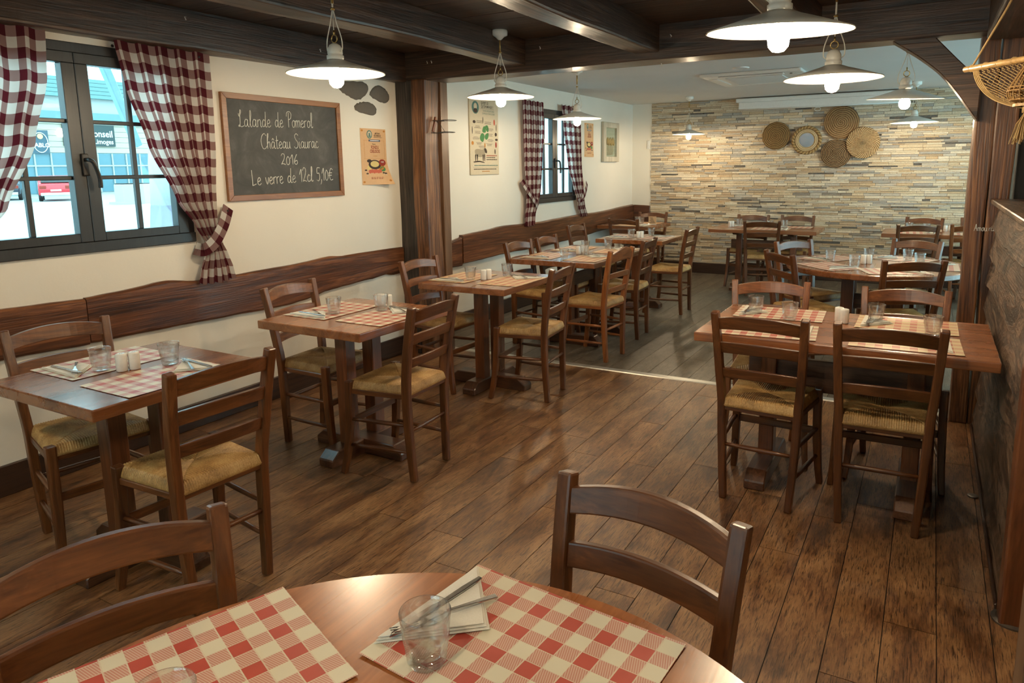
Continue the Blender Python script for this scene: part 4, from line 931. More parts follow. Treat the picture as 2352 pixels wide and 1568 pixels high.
# ================================================================== writing helpers
def text_obj(name, s, size, mat, parent, M_, align='CENTER', bold=0, sx=1.0):
    cu = bpy.data.curves.new('t', 'FONT'); cu.body = s; cu.size = size; cu.align_x = align; cu.align_y = 'CENTER'; cu.offset = bold; cu.resolution_u = 3
    o = bpy.data.objects.new('t', cu); C.objects.link(o); bpy.context.view_layer.update()
    me = bpy.data.meshes.new_from_object(o.evaluated_get(bpy.context.evaluated_depsgraph_get()))
    bpy.data.objects.remove(o); bpy.data.curves.remove(cu); me.materials.clear(); me.materials.append(mat)
    for v in me.vertices: v.co.x *= sx
    me.transform(M_); return link(name, me, parent)
def onwall(x, y, z):       # local x -> world +y, local y -> world z, facing +x  (left wall)
    return Matrix(((0, 0, 1, x), (1, 0, 0, y), (0, 1, 0, z), (0, 0, 0, 1)))
GL = {
 'a': (.52, [[(.38,.38),(.2,.46),(.05,.25),(.12,.03),(.28,.08),(.38,.3),(.38,.45)], [(.38,.45),(.38,.1),(.46,.0),(.52,.05)]]),
 'l': (.30, [[(.05,.1),(.2,.6),(.22,.95),(.13,.95),(.1,.5),(.12,.08),(.22,.0),(.3,.08)]]),
 'n': (.48, [[(.05,.45),(.05,0)], [(.05,.3),(.2,.45),(.33,.4),(.35,.1),(.4,0),(.47,.05)]]),
 'd': (.53, [[(.36,.36),(.2,.46),(.05,.25),(.12,.03),(.28,.08),(.37,.3)], [(.42,.95),(.38,.4),(.38,.08),(.46,0),(.52,.05)]]),
 'e': (.42, [[(.05,.2),(.3,.28),(.3,.42),(.18,.46),(.06,.3),(.08,.08),(.22,0),(.4,.1)]]),
 'P': (.52, [[(.2,.95),(.17,.5),(.15,0)], [(-.05,.7),(.02,.95),(.3,1.02),(.5,.85),(.42,.58),(.18,.5)]]),
 'o': (.42, [[(.2,.45),(.06,.3),(.1,.05),(.25,.02),(.36,.2),(.3,.42),(.2,.45),(.4,.4)]]),
 'm': (.60, [[(.05,.45),(.05,0)], [(.05,.3),(.17,.45),(.26,.4),(.27,0)], [(.27,.3),(.4,.45),(.49,.4),(.5,.08),(.58,.03)]]),
 'r': (.32, [[(.05,.45),(.05,0)], [(.05,.3),(.15,.43),(.3,.45)]]),
 'C': (.64, [[(.6,.85),(.4,1.0),(.12,.8),(.03,.4),(.2,.03),(.45,.02),(.65,.18)]]),
 'h': (.45, [[(.05,0),(.08,.5),(.2,.95),(.12,.95),(.06,.5),(.06,0)], [(.06,.28),(.2,.45),(.33,.4),(.34,.08),(.42,0)]]),
 '^': (0, [[(-.38,.55),(-.28,.68),(-.16,.55)]]),
 't': (.34, [[(.15,.85),(.13,.1),(.22,0),(.32,.06)], [(0,.52),(.3,.55)]]),
 'u': (.46, [[(.04,.45),(.05,.1),(.15,0),(.3,.1),(.34,.45)], [(.34,.45),(.35,.08),(.45,0)]]),
 'S': (.54, [[(.5,.88),(.3,1.0),(.1,.85),(.2,.6),(.42,.4),(.4,.1),(.15,0),(-.02,.12)]]),
 'i': (.22, [[(.06,.45),(.07,.06),(.15,0),(.2,.04)], [(.07,.62),(.09,.66)]]),
 'c': (.40, [[(.34,.38),(.2,.46),(.05,.25),(.12,.03),(.28,.02),(.4,.1)]]),
 'v': (.36, [[(0,.45),(.15,0),(.32,.45)]]),
 'L': (.52, [[(.02,.80),(.10,.62),(.27,.88),(.22,1.02),(.16,.75),(.15,.25),(.06,.02),(-.03,.06),(.05,.10),(.25,.0),(.5,.07)]]),
 'K': (.50, [[(.02,.95),(.05,.1),(.06,.0),(.4,.08)]]),
 '2': (.48, [[(.02,.75),(.15,.95),(.35,.85),(.3,.5),(.03,.05),(.15,.1),(.42,.02)]]),
 '0': (.46, [[(.2,.72),(.05,.45),(.08,.08),(.22,0),(.36,.2),(.34,.55),(.2,.72)]]),
 '1': (.34, [[(0,.5),(.2,.85),(.2,0)]]),
 '6': (.42, [[(.3,.88),(.1,.5),(.05,.15),(.2,0),(.34,.15),(.28,.35),(.08,.25)]]),
 '5': (.46, [[(.4,.88),(.1,.88),(.08,.52),(.3,.52),(.36,.2),(.2,0),(.02,.08)]]),
 ',': (.20, [[(.1,.1),(.08,-.1),(.0,-.25)]]),
 '€': (.58, [[(.5,.7),(.3,.8),(.12,.55),(.1,.25),(.25,0),(.5,.05)], [(0,.5),(.4,.5)], [(0,.33),(.36,.33)]]),
 'A': (.48, [[(0,0),(.18,.6),(.25,.9),(.33,.5),(.42,0)], [(.08,.35),(.4,.35)]]), ' ': (.42, [])}
def script(s, size, width, r, fn, mat, parent, name='chalk_writing'):
    adv = sum(GL[c_][0] for c_ in s); k = width/adv; x = 0; mb = MB()
    for c_ in s:
        w_, st_ = GL[c_]
        for q in st_:
            pts = cr([(x + a*1.0, b, 0) for a, b in q], 4)
            mb.tube([fn(p.x*k, p.y*size) for p in pts], r, 5)
        x += w_
    return tag(mb.build(name, mat, parent, smooth=True), kind='stuff')

# ------------------------------------------------------------------ chalkboard
cb = thing('chalkboard', 'large chalkboard with white handwriting in a wooden frame', 'chalkboard', (-3.73, 3.362, 1.641))
hw, hh, fw = .488, .324, .036
MB().box(.002, .010, -hw + .02, hw - .02, -hh + .02, hh - .02).build('slate', M['slate'], cb)
MB().prism([(-hw, hh), (hw, hh), (hw - fw, hh - fw), (-hw + fw, hh - fw)], 0, .022, 'yz').build('frame_rail', M['frame'], cb, bevel=.002)
MB().prism([(-hw, -hh), (hw, -hh), (hw - fw, -hh + fw), (-hw + fw, -hh + fw)], 0, .022, 'yz').build('frame_rail', M['frame'], cb, bevel=.002)
for s in (-1, 1): MB().prism([(s*hw, hh), (s*hw, -hh), (s*(hw - fw), -hh + fw), (s*(hw - fw), hh - fw)], 0, .022, 'yz').build('frame_stile', M['frame'], cb, bevel=.002)
def cl_(y0, z0, slope=0): return lambda a, b: (.0112, y0 + a, z0 + b + a*slope)
script('Lalande de Pomerol', .10, .60, .0024, cl_(-.37, .125, .03), M['chalk'], cb)
script('Cha^teau Siaurac', .095, .485, .0025, cl_(-.215, -.005, .03), M['chalk'], cb)
script('2016', .075, .145, .0028, cl_(-.065, -.105, .02), M['chalk'], cb)
script('Ke verre de 12cl 5,10€', .10, .70, .0028, cl_(-.305, -.232, .03), M['chalk'], cb)
# ------------------------------------------------------------------ food posters
def food_poster(name, label, x, y0, y1, z0, z1, curl):
    w, h = y1 - y0, z1 - z0; t = thing(name, label, 'poster', (x, (y0+y1)/2, (z0+z1)/2)); n = 14; vs, fs = [], []
    def bend(a, b): u, v = (a/w + .5), (.5 - b/h); return .002 + curl*max(0, (v - .55)/.45)**1.6*max(0, u)**1.5
    for j in range(n+1):
        for i in range(n+1): a, b = (i/n-.5)*w, (j/n-.5)*h; vs.append((bend(a, b), a, b))
    vs += [(p[0] - .0012, p[1], p[2]) for p in vs]; N = (n+1)**2
    for j in range(n):
        for i in range(n): a = j*(n+1)+i; fs += [(a, a+1, a+n+2, a+n+1), (N+a+n+1, N+a+n+2, N+a+1, N+a)]
    me = bpy.data.meshes.new('sheet'); me.from_pydata(vs, [], fs); me.materials.append(M['peach']); link('sheet', me, t)
    def stick(o, lift=.0012):
        for v in o.data.vertices: v.co.x += bend(v.co.y, v.co.z) + lift
        return o
    T = lambda s, u, v, sz, mat, bold=0, sx=.8: stick(text_obj('print', s, sz*h, mat, t, onwall(0, (u-.5)*w, (.5-v)*h), bold=bold*h, sx=sx))
    def blob(pts, mat, lift=.001, nm='print'):
        q = cr([((u-.5)*w, (.5-v)*h, 0) for u, v in pts], 4, True); m = len(q); cx_ = sum((p for p in q), Vector((0,0,0)))/m
        me = bpy.data.meshes.new(nm); me.from_pydata([(0, p.x, p.y) for p in q] + [(0, cx_.x, cx_.y)], [], [(i, (i+1) % m, m) for i in range(m)]); me.materials.append(mat); return stick(link(nm, me, t), lift)
    def oval(u, v, a, b, mat, lift=.001): return blob([(u + a*math.cos(k*PI/5), v + b*math.sin(k*PI/5)) for k in range(10)], mat, lift)
    oval(.35, .105, .105, .075, M['inkteal']); oval(.35, .105, .075, .055, M['card'], .0015); oval(.35, .10, .035, .022, M['inkteal'], .002); oval(.35, .135, .05, .018, M['inkteal'], .002)
    T('ARTISAN', .66, .085, .042, M['ink'], .0005); T('GOURMAND', .66, .125, .042, M['ink'], .0005)
    blob([(.53, .152), (.82, .152), (.82, .157), (.53, .157)], M['ink'], .0012)
    blob([(.33, .195), (.74, .195), (.745, .21), (.74, .228), (.33, .228), (.325, .21)], M['inkblue']); blob([(.38, .206), (.69, .206), (.69, .217), (.38, .217)], M['inkwhite'], .0016)
    T('Notre', .51, .275, .045, M['ink']); T('FONDU', .54, .335, .082, M['inkred'], .0012, .72); T('CREUSOIS', .54, .405, .082, M['inkred'], .0012, .72); T('à volonté', .54, .485, .036, M['inkorange'])
    for (u0, u1, v0, v1) in ((.13, .92, .212, .2145), (.13, .92, .532, .5345), (.13, .137, .212, .534), (.913, .92, .212, .534)):
        if v1 - v0 < .01 and v0 < .3:
            blob([(u0, v0), (.31, v0), (.31, v1), (u0, v1)], M['inkorange']); blob([(.76, v0), (u1, v0), (u1, v1), (.76, v1)], M['inkorange'])
        else: blob([(u0, v0), ((u0+u1)/2, v0), (u1, v0), (u1, v1), ((u0+u1)/2, v1), (u0, v1)], M['inkorange'])
    oval(.50, .64, .235, .085, M['ink'], .0012); oval(.30, .575, .09, .03, M['ink'], .0013); oval(.50, .63, .165, .055, M['inkgold'], .0018)
    oval(.72, .68, .13, .06, M['inkorange'], .001); oval(.78, .72, .10, .045, M['inkgreen'], .0011); oval(.28, .70, .08, .05, M['inkgold'], .001)
    for k in range(6): oval(.30 + k*.075, .765 - .008*(k % 2), .05, .035, M['inkpink'], .0014); 
    oval(.80, .605, .135, .06, M['inkred'], .002); T('14,90€', .80, .595, .036, M['inkwhite'], .0006).data.transform(Matrix.Translation((.0018, 0, 0)))
    for (u, v) in ((.15, .74), (.20, .80), (.85, .80), (.78, .79)): oval(u, v, .045, .014, M['ink']); oval(u + .01, v + .025, .012, .022, M['card'])
    T('05 55 37 35 67', .52, .885, .052, M['inkred'], .0006, .85)
    for (u, v) in ((.07, .04), (.93, .04), (.07, .95), (.92, .93)): oval(u, v, .04, .018, M['inkorange'])
    return t
food_poster('food_poster', 'peach food poster with a curled corner left of the timber post', -3.73, 4.061, 4.345, 1.385, 1.803, .075)
food_poster('food_poster', 'small peach food poster between rear window and shadow box frame', -3.83, 8.19, 8.46, 1.62, 2.04, .006)
# ------------------------------------------------------------------ tall beige poster board
tp = thing('poster_board', 'tall beige poster board with a green map and a cow', 'poster', (-3.83, 5.89, 1.795)); tw, th_ = .505, .72
MB().box(.0, .014, -tw/2, tw/2, -th_/2, th_/2).build('board', M['card'], tp, bevel=.002)
def PT(u, v): return (u - .5)*tw, (.5 - v)*th_
def pblob(pts, mat, lift=.0148, parent=tp, smooth_=True):
    q = cr([(*PT(u, v), 0) for u, v in pts], 4, True) if smooth_ else [Vector((*PT(u, v), 0)) for u, v in pts]
    m = len(q); c_ = sum(q, Vector((0, 0, 0)))/m
    me = bpy.data.meshes.new('print'); me.from_pydata([(lift, p.x, p.y) for p in q] + [(lift, c_.x, c_.y)], [], [(i, (i+1) % m, m) for i in range(m)]); me.materials.append(mat); return link('print', me, parent)
def ptext(s, u, v, sz, mat, sx=.8, bold=0): a, b = PT(u, v); return text_obj('print', s, sz, mat, tp, onwall(.0148, a, b), bold=bold, sx=sx)
ov = lambda u, v, a, b, mat, lift=.0148: pblob([(u + a*math.cos(k*PI/5), v + b*math.sin(k*PI/5)) for k in range(10)], mat, lift)
ov(.20, .125, .12, .082, M['inkteal']); ov(.20, .11, .055, .042, M['card'], .0152); ov(.20, .165, .07, .03, M['ink'], .0154)
ptext("QU'EST CE", .52, .06, .034, M['ink'], .8, .0006); ptext("QU'ON MANGE !!", .61, .105, .034, M['ink'], .8, .0006)
ptext('DE BONS PRODUITS ISSUS', .655, .16, .024, M['inkteal'], .72); ptext('DE PRODUCTEURS LOCAUX', .655, .195, .024, M['inkteal'], .72)
pblob([(.38, .130), (.85, .130), (.85, .1325), (.38, .1325)], M['ink'], smooth_=False)
pblob([(.52, .36), (.60, .345), (.64, .38), (.63, .43), (.565, .42)], M['inkgreen']); pblob([(.45, .375), (.51, .36), (.545, .43), (.47, .445), (.42, .425)], M['inkgreen'])
pblob([(.39, .455), (.47, .46), (.49, .50), (.44, .565), (.36, .55), (.33, .51)], M['inkgreen']); pblob([(.52, .47), (.63, .445), (.62, .51), (.55, .535), (.50, .51)], M['inkgreen'])
ptext('1', .575, .385, .02, M['card']).data.transform(Matrix.Translation((.0006, 0, 0)))
rp = random.Random(5)
for k, (u, v) in enumerate([(.33, .29), (.62, .30), (.26, .36), (.70, .385), (.26, .43), (.70, .455), (.20, .505), (.70, .53), (.30, .575), (.66, .585), (.40, .62)]):
    for q in range(3): L_ = rp.uniform(.07, .12); pblob([(u - L_, v + q*.013), (u + L_, v + q*.013), (u + L_, v + q*.013 + .004), (u - L_, v + q*.013 + .004)], M['ink'], smooth_=False)
for (u, v, a, b, mt_) in [(.15, .31, .05, .02, 'ink'), (.45, .28, .012, .045, 'ink'), (.85, .30, .03, .04, 'inkpink'), (.08, .42, .012, .05, 'ink'), (.92, .37, .012, .05, 'ink'), (.90, .46, .04, .025, 'ink'), (.92, .53, .05, .015, 'ink'), (.08, .585, .04, .025, 'inkorange'), (.90, .60, .03, .04, 'inkred'), (.50, .61, .02, .035, 'inkorange'), (.86, .69, .02, .035, 'ink')]: ov(u, v, a, b, M[mt_])
# the cow: body, legs, head, ground line
pblob([(.15, .68), (.24, .66), (.40, .665), (.47, .655), (.52, .66), (.545, .70), (.50, .715), (.46, .745), (.36, .765), (.24, .76), (.17, .74)], plain('cow grey ink', (.34, .28, .19), .7))
pblob([(.47, .655), (.53, .65), (.57, .69), (.55, .715), (.50, .70)], M['ink'], .0152)
for (u, v) in ((.17, .79), (.23, .79), (.43, .79), (.48, .785)): pblob([(u - .015, v - .05), (u + .02, v - .05), (u + .008, v + .03), (u - .008, v + .03)], M['ink'])
pblob([(.11, .825), (.30, .815), (.47, .835), (.46, .842), (.30, .83), (.12, .838)], M['ink'])
for (u0, u1, v, mt_) in [(.55, .95, .745, 'inkred'), (.55, .90, .77, 'ink'), (.55, .96, .798, 'ink'), (.12, .97, .877, 'inkteal'), (.10, .94, .925, 'ink'), (.38, .66, .955, 'inkorange')]:
    n = int((u1-u0)/.035)
    for k in range(n): a = u0 + k*.035; pblob([(a, v - .006), (a + rp.uniform(.02, .031), v - .006), (a + .028, v + .006), (a, v + .006)], M[mt_], smooth_=False)
pblob([(.08, .90), (.95, .90), (.95, .902), (.08, .902)], M['ink'], smooth_=False)
# ------------------------------------------------------------------ shadow box with wheat
sb_ = thing('shadow_box', 'whitewashed shadow box frame with dried wheat ears', 'picture frame', (-3.83, 8.965, 1.818)); sw, sh2 = .52, .515
MB().box(0, .008, -sw/2, sw/2, -sh2/2, sh2/2).build('backing', plain('pale green card', (.52, .52, .40), .8), sb_)
for s in (-1, 1):
    MB().box(0, .045, s*(sw/2 - .04) - .04, s*(sw/2 - .04) + .04, -sh2/2, sh2/2).build('frame_stile', M['rimwhite'], sb_, bevel=.006)
    MB().box(0, .045, -sw/2 + .08, sw/2 - .08, s*(sh2/2 - .035) - .035, s*(sh2/2 - .035) + .035).build('frame_rail', M['rimwhite'], sb_, bevel=.006)
for k in range(9):
    yy = -.12 + k*.028; ztop = .03 + .012*math.sin(k*2.1)
    st_ = MB().tube([(.02, yy*.8, -.17), (.024, yy, -.05), (.026, yy, ztop - .06)], .0022, 6).build('stalk', M['rod'], sb_, smooth=True)
    MB().lathe([(.001, 0), (.009, .015), (.011, .04), (.008, .075), (.001, .10)], 8, (.027, yy, ztop - .07)).build('wheat_ear', plain('wheat', (.50, .32, .10), .8), sb_, smooth=True)
MB().box(.034, .037, -sw/2 + .08, sw/2 - .08, -sh2/2 + .07, sh2/2 - .07).build('pane', M['glass'], sb_)
sw_ = thing('light_switch', 'small white light switch at the stone wall corner', 'switch', (-3.585, 9.83, 1.80))
MB().box(-.022, .022, -.010, 0, -.06, .06).build('plate', M['white'], sw_, bevel=.003); MB().box(-.014, .014, -.014, -.009, -.045, .045).build('rocker', M['white'], sw_, bevel=.002)

# ------------------------------------------------------------------ woven plates
def coil_mat(name, c0, c1, nr, tw):
    m, nt, b = newmat(name); tc = nd(nt, 'ShaderNodeTexCoord').outputs['Object']; s = nd(nt, 'ShaderNodeSeparateXYZ', {0: tc}); X, Z = s.outputs[0], s.outputs[2]
    r = mth(nt, 'SQRT', mth(nt, 'ADD', mth(nt, 'MULTIPLY', X, X), mth(nt, 'MULTIPLY', Z, Z))); a = mth(nt, 'ARCTAN2', Z, X)
    w = mth(nt, 'SINE', mth(nt, 'ADD', mth(nt, 'MULTIPLY', a, tw), mth(nt, 'MULTIPLY', r, nr)))
    n = nd(nt, 'ShaderNodeTexNoise', {'Vector': tc, 'Scale': 60, 'Detail': 3}).outputs[0]
    f = mth(nt, 'ADD', mth(nt, 'MULTIPLY', w, .42), n)
    nt.links.new(ramp(nt, f, [(.25, c0), (.8, c1)]), b.inputs['Base Color']); b.inputs['Roughness'].default_value = .85
    bp = nd(nt, 'ShaderNodeBump', {'Height': f, 'Strength': .8, 'Distance': .006}); nt.links.new(bp.outputs[0], b.inputs['Normal']); return m
def plate(label, x, z, r, mat, y=9.80, depth=.035, mirror=False, rings=13):
    t = thing('woven_plate', label, 'woven plate', (x, y, z), 0, 'round woven wall plates')
    if not mirror:
        prof = []
        for k in range(rings*4 + 1):                                   # coils: a row of bulges from centre to rim
            u = k/(rings*4); rr = max(.0006, r*u); prof.append((rr, -(.012 + depth*(1 - u*u)*.55 + .004*abs(math.sin(u*rings*PI)))))
        prof += [(r, -.004), (r*.97, .0)]
        mb = MB(); rg = [[(p*math.cos(2*PI*j/48)*(1 + .012*math.sin(j*1.7)), d, p*math.sin(2*PI*j/48)*(1 + .012*math.sin(j*1.7))) for j in range(48)] for p, d in prof]
        mb.loft(rg).build('coil', mat, t, smooth=True)
    else:
        for (r0, r1, d, mt_, nm) in ((r*.80, r, .030, mat, 'woven_rim'), (r*.50, r*.80, .024, coil_mat('pale raffia', (.36, .26, .13), (.60, .47, .28), 300, 0), 'raffia_ring')):
            rg = [[(q*math.cos(2*PI*j/48), dd, q*math.sin(2*PI*j/48)) for j in range(48)] for q, dd in ((r0, 0), (r0, -d*.8), (lerp(r0, r1, .3), -d), (lerp(r0, r1, .7), -d), (r1, -d*.6), (r1, 0))]
            MB().loft(rg, cap=False).build(nm, mt_, t, smooth=True)
        rg = [[(q*math.cos(2*PI*j/48), dd, q*math.sin(2*PI*j/48)) for j in range(48)] for q, dd in ((r*.51, -.010), (r*.0005, -.010))]
        MB().loft(rg, cap=False).build('mirror', M['mirror'], t).rotation_euler = (.16, 0, .05)
    return t
plate('leftmost brown woven plate on the stone wall', -1.823, 1.866, .178, coil_mat('dark seagrass', (.10, .055, .018), (.28, .17, .06), 290, 3))
plate('woven plate with a round mirror in its middle', -1.444, 1.799, .182, coil_mat('braided seagrass', (.20, .12, .045), (.42, .28, .12), 90, 26), mirror=True)
plate('topmost and largest woven plate on the stone wall', -1.044, 2.006, .205, coil_mat('reddish seagrass', (.16, .085, .035), (.42, .26, .12), 270, 2), rings=15)
plate('lowest woven plate with a dark spiral', -1.088, 1.623, .178, coil_mat('spiral wicker', (.055, .030, .014), (.34, .22, .11), 330, 5), rings=15)
plate('rightmost pale woven plate on the stone wall', -.781, 1.749, .192, coil_mat('pale seagrass', (.22, .13, .055), (.60, .43, .23), 200, 40), y=9.775)

# ------------------------------------------------------------------ ceiling fittings of the rear room
ac = thing('ceiling_air_conditioner', 'white ceiling cassette air conditioner in the rear room', 'air conditioner', (-1.58, 7.5, 2.365))
MB().box(-.47, .47, -.50, .50, -.028, 0).build('housing', M['white'], ac, bevel=.012, seg=2)
MB().box(-.27, .27, -.28, .28, -.036, -.027).build('grille', M['ceilw'], ac, bevel=.006)
for s in (-1, 1):
    MB().box(-.30, .30, s*.39 - .045, s*.39 + .045, -.034, -.026).build('flap', M['white'], ac, bevel=.004); MB().box(s*.39 - .045, s*.39 + .045, -.28, .28, -.034, -.026).build('flap', M['white'], ac, bevel=.004)
    MB().box(-.30, .30, s*.39 + s*.05 - .004, s*.39 + s*.05 + .004, -.030, -.0275).build('slot', M['black'], ac)
MB().lathe([(.012, -.034), (.012, -.030)], 12, (.36, -.36, 0)).build('sensor', M['black'], ac)
cv = thing('ceiling_vent', 'small round white vent in the rear ceiling', 'vent', (-1.586, 6.72, 2.365))
MB().lathe([(.075, 0), (.075, -.006), (.055, -.012), (.05, -.008)], 28, cap=False).build('rim', M['white'], cv, smooth=True); MB().lathe([(.05, -.009), (.02, -.013), (.0005, -.013)], 24, cap=False).build('disc', M['ceilw'], cv, smooth=True)
ps = thing('projector_screen', 'rolled up white projector screen under the rear ceiling', 'screen', (-1.30, 9.70, 2.30))
MB().box(-1.03, 1.03, -.05, .05, 0, .05).build('casing', M['white'], ps, bevel=.012, seg=2); MB().box(-.995, .995, -.008, .008, -.085, .002).build('screen_cloth', M['white'], ps)
MB().tube([(-1.01, 0, -.09), (1.01, 0, -.09)], .012, 10).build('bottom_bar', M['white'], ps, smooth=True)
MB().tube([(-.02 + .035*math.cos(k*PI/8), 0, -.125 + .022*math.sin(k*PI/8)) for k in range(16)], .004, 6, closed=True).build('pull_loop', M['white'], ps, smooth=True)

# ------------------------------------------------------------------ hanging macrame cradle
hg = thing('hanging_macrame', 'hanging jute net cradle with bamboo rod, wicker cage and tassel', 'wall hanging', (.235, 2.60, 1.80))
dirv = Vector((.63, -.776, 0)); P0 = Vector((.068, 2.813, 1.80)) - Vector((.235, 2.60, 1.80)); P1 = P0 + dirv*.52
rod = MB().tube([P0, P0 + dirv*.26, P1], .0095, 12).build('rod', M['rod'], hg, smooth=True)
apex = P0 + dirv*.26 + Vector((0, 0, .325))
for e in (P0 + dirv*.03, P1 - dirv*.03): MB().tube([e + Vector((0, 0, .006)), lerp(e, apex, .5) + Vector((0, 0, -.006)), apex], .0032, 6).build('rope', M['jute'], hg, smooth=True)
knot = P0 + dirv*.255 + Vector((0, 0, -.145)); nrm = Vector((dirv.y, -dirv.x, 0)); mb = MB(); NW = 26
def net(u, v): # u 0..1 along the rod, v 0..1 from the rod to the knot
    a = P0 + dirv*lerp(.035, .485, u); b_ = knot; k = v
    p = a.lerp(b_, k**1.25); p.z = lerp(a.z, b_.z, k) - .05*math.sin(PI*k)*(.4 + .6*(1 - abs(2*u - 1))) - .012*k*(1-k)
    wv = (1 - k**1.6); p = Vector((lerp(b_.x, a.x, wv), lerp(b_.y, a.y, wv), p.z)); return p - nrm*.07*math.sin(PI*k)*(1 - (2*u-1)**2)
for i in range(NW):
    for sgn in (1, -1):
        pts = []
        for j in range(15):
            u = i/(NW-1) + sgn*.11*(1 - 2*abs(((j*.5) % 1) - .5))*(1 - j/16)*.5; pts.append(net(min(1, max(0, u)), j/14))
        mb.tube(pts, .0017, 4)
for s in (0, 1):
    for q in range(4): mb.tube([net(abs(s - q*.012), j/14) for j in range(15)], .0024, 5)
tag(mb.build('net', M['jute'], hg), kind='stuff')
for q in range(9): MB().tube([P0 + dirv*(.03 + q*.055) + Vector((.011*math.cos(k*PI/5), 0, .011*math.sin(k*PI/5))) for k in range(10)], .0018, 5, closed=True).build('lashing', M['jute'], hg, smooth=True)
MB().tube([knot + Vector((0, 0, .012)), knot - Vector((0, 0, .012))], .010, 10).build('knot', M['jute'], hg, smooth=True)
mb = MB(); rt = random.Random(2)
for k in range(70):
    a = rt.uniform(0, 2*PI); rr_ = .036*math.sqrt(rt.random()); L_ = rt.uniform(.085, .105)
    mb.tube([knot - Vector((0, 0, .008)), knot + Vector((rr_*.6*math.cos(a), rr_*.6*math.sin(a), -.045)), knot + Vector((rr_*math.cos(a), rr_*math.sin(a), -L_))], .0014, 4)
tag(mb.build('tassel', M['jute'], hg), kind='stuff')
cg = P0 + dirv*.245 + Vector((0, 0, -.125)) - nrm*.03
for (rr_, z) in ((.062, .045), (.066, .035), (.058, .008)): MB().tube([cg + Vector((rr_*math.cos(k*PI/12), rr_*math.sin(k*PI/12), z)) for k in range(24)], .0024, 6, closed=True).build('cage_ring', M['wicker'], hg, smooth=True)
for k in range(20):
    a = 2*PI*k/20; e = Vector((math.cos(a), math.sin(a), 0))
    MB().tube(cr([cg + e*.012 + Vector((0, 0, .135)), cg + e*.05 + Vector((0, 0, .07)), cg + e*.067 + Vector((0, 0, .035)), cg + e*.062 + Vector((0, 0, .012)), cg + e*.045 + Vector((0, 0, .002))], 4), .0018, 5).build('cage_rib', M['wicker'], hg, smooth=True)
MB().lathe([(.05, -.012), (.05, -.004)], 28, cg).build('cage_floor', M['rod'], hg)

# ------------------------------------------------------------------ handwriting on the right post
script('Amou', .042, .062, .0016, lambda a, b: (.222 + a, 4.634, 1.122 + b), M['chalk'], None, 'x')
o = bpy.data.objects['x']; o.name = 'painted_writing'; wq(o)
script('ru', .036, .026, .0016, lambda a, b: (.290 + a, 4.634, 1.124 + b), M['chalk'], None, 'x2')
o = bpy.data.objects['x2']; o.name = 'painted_writing'; wq(o)

# ================================================================== outside the windows
struct(MB().box(-90, -4.08, -40, 90, -.2, -.1).build('ground_outside', plain('pale wet asphalt', (.40, .42, .42), .8, bump=.2, bscale=3)))
fx = -58.0
fb = thing('street_building', 'pale commercial building across the car park seen through the front window', 'building', (fx, 30, -.1))
wall_m, clad, roofg = plain('cream cladding', (.50, .42, .33), .7), plain('pale facade', (.44, .44, .42), .7), plain('green grey roof metal', (.14, .25, .25), .5)
def FB(nm, x0, x1, y0, y1, z0, z1, mt_, par=None): return MB().box(x0, x1, y0 - 30, y1 - 30, z0 + .1, z1 + .1).build(nm, mt_, par or fb)
FB('wall', -6, 0, -10, 70, -.1, 8.2, clad)
for k in range(7): FB('cladding_board', 0, .08 + .01*(k % 2), -10, 70, 3.05 + k*.42, 3.44 + k*.42, wall_m)
for k in range(5): FB('roof_panel', 0, .5 - .06*k, -10, 70, 7.2 + k*.30, 7.47 + k*.30, roofg)
FB('fascia', 0, .35, -10, 70, 5.35, 6.1, roofg)
sg = FB('shop_front', 0, .06, -10, 70, 0, 3.0, plain('blue grey shop glass', (.10, .20, .24), .15))
for k in range(34): FB('mullion', .06, .16, 10 + k*1.15, 10.09 + k*1.15, 0, 3.0, clad)
FB('transom', .06, .14, -10, 70, 2.0, 2.1, clad)
s = FB('sign_panel', .1, .25, 28.3, 29.5, 2.95, 4.65, plain('blue grey sign', (.05, .09, .12), .5))
def onx(x, y, z): return Matrix(((0, 0, 1, x), (1, 0, 0, y - 30), (0, 1, 0, z + .1), (0, 0, 0, 1)))
text_obj('lettering', 'PABLO', .42, M['inkwhite'], s, onx(.26, 28.92, 3.55), bold=.012)
MB().tube([(.27, 28.92 - 30 + .50*math.cos(k*PI/14), 3.85 + .72*math.sin(k*PI/14)) for k in range(28)], .03, 5, closed=True).build('oval_emblem', M['inkwhite'], s)
MB().lathe([(.2, 0), (.2, .02)], 20).build('emblem', M['inkgold'], s).matrix_local = Matrix.Translation((.27, -1.08, 4.3)) @ Matrix.Rotation(PI/2, 4, 'Y')
s = FB('sign_panel', .1, .25, 30.6, 34.5, 3.55, 5.2, plain('dark sign', (.03, .05, .05), .5))
text_obj('lettering', 'ng conseil', .72, M['inkwhite'], s, onx(.26, 34.35, 4.5), 'RIGHT', bold=.012, sx=.9); text_obj('lettering', 'Limoges', .52, M['inkwhite'], s, onx(.26, 34.35, 3.9), 'RIGHT', bold=.008, sx=.9)
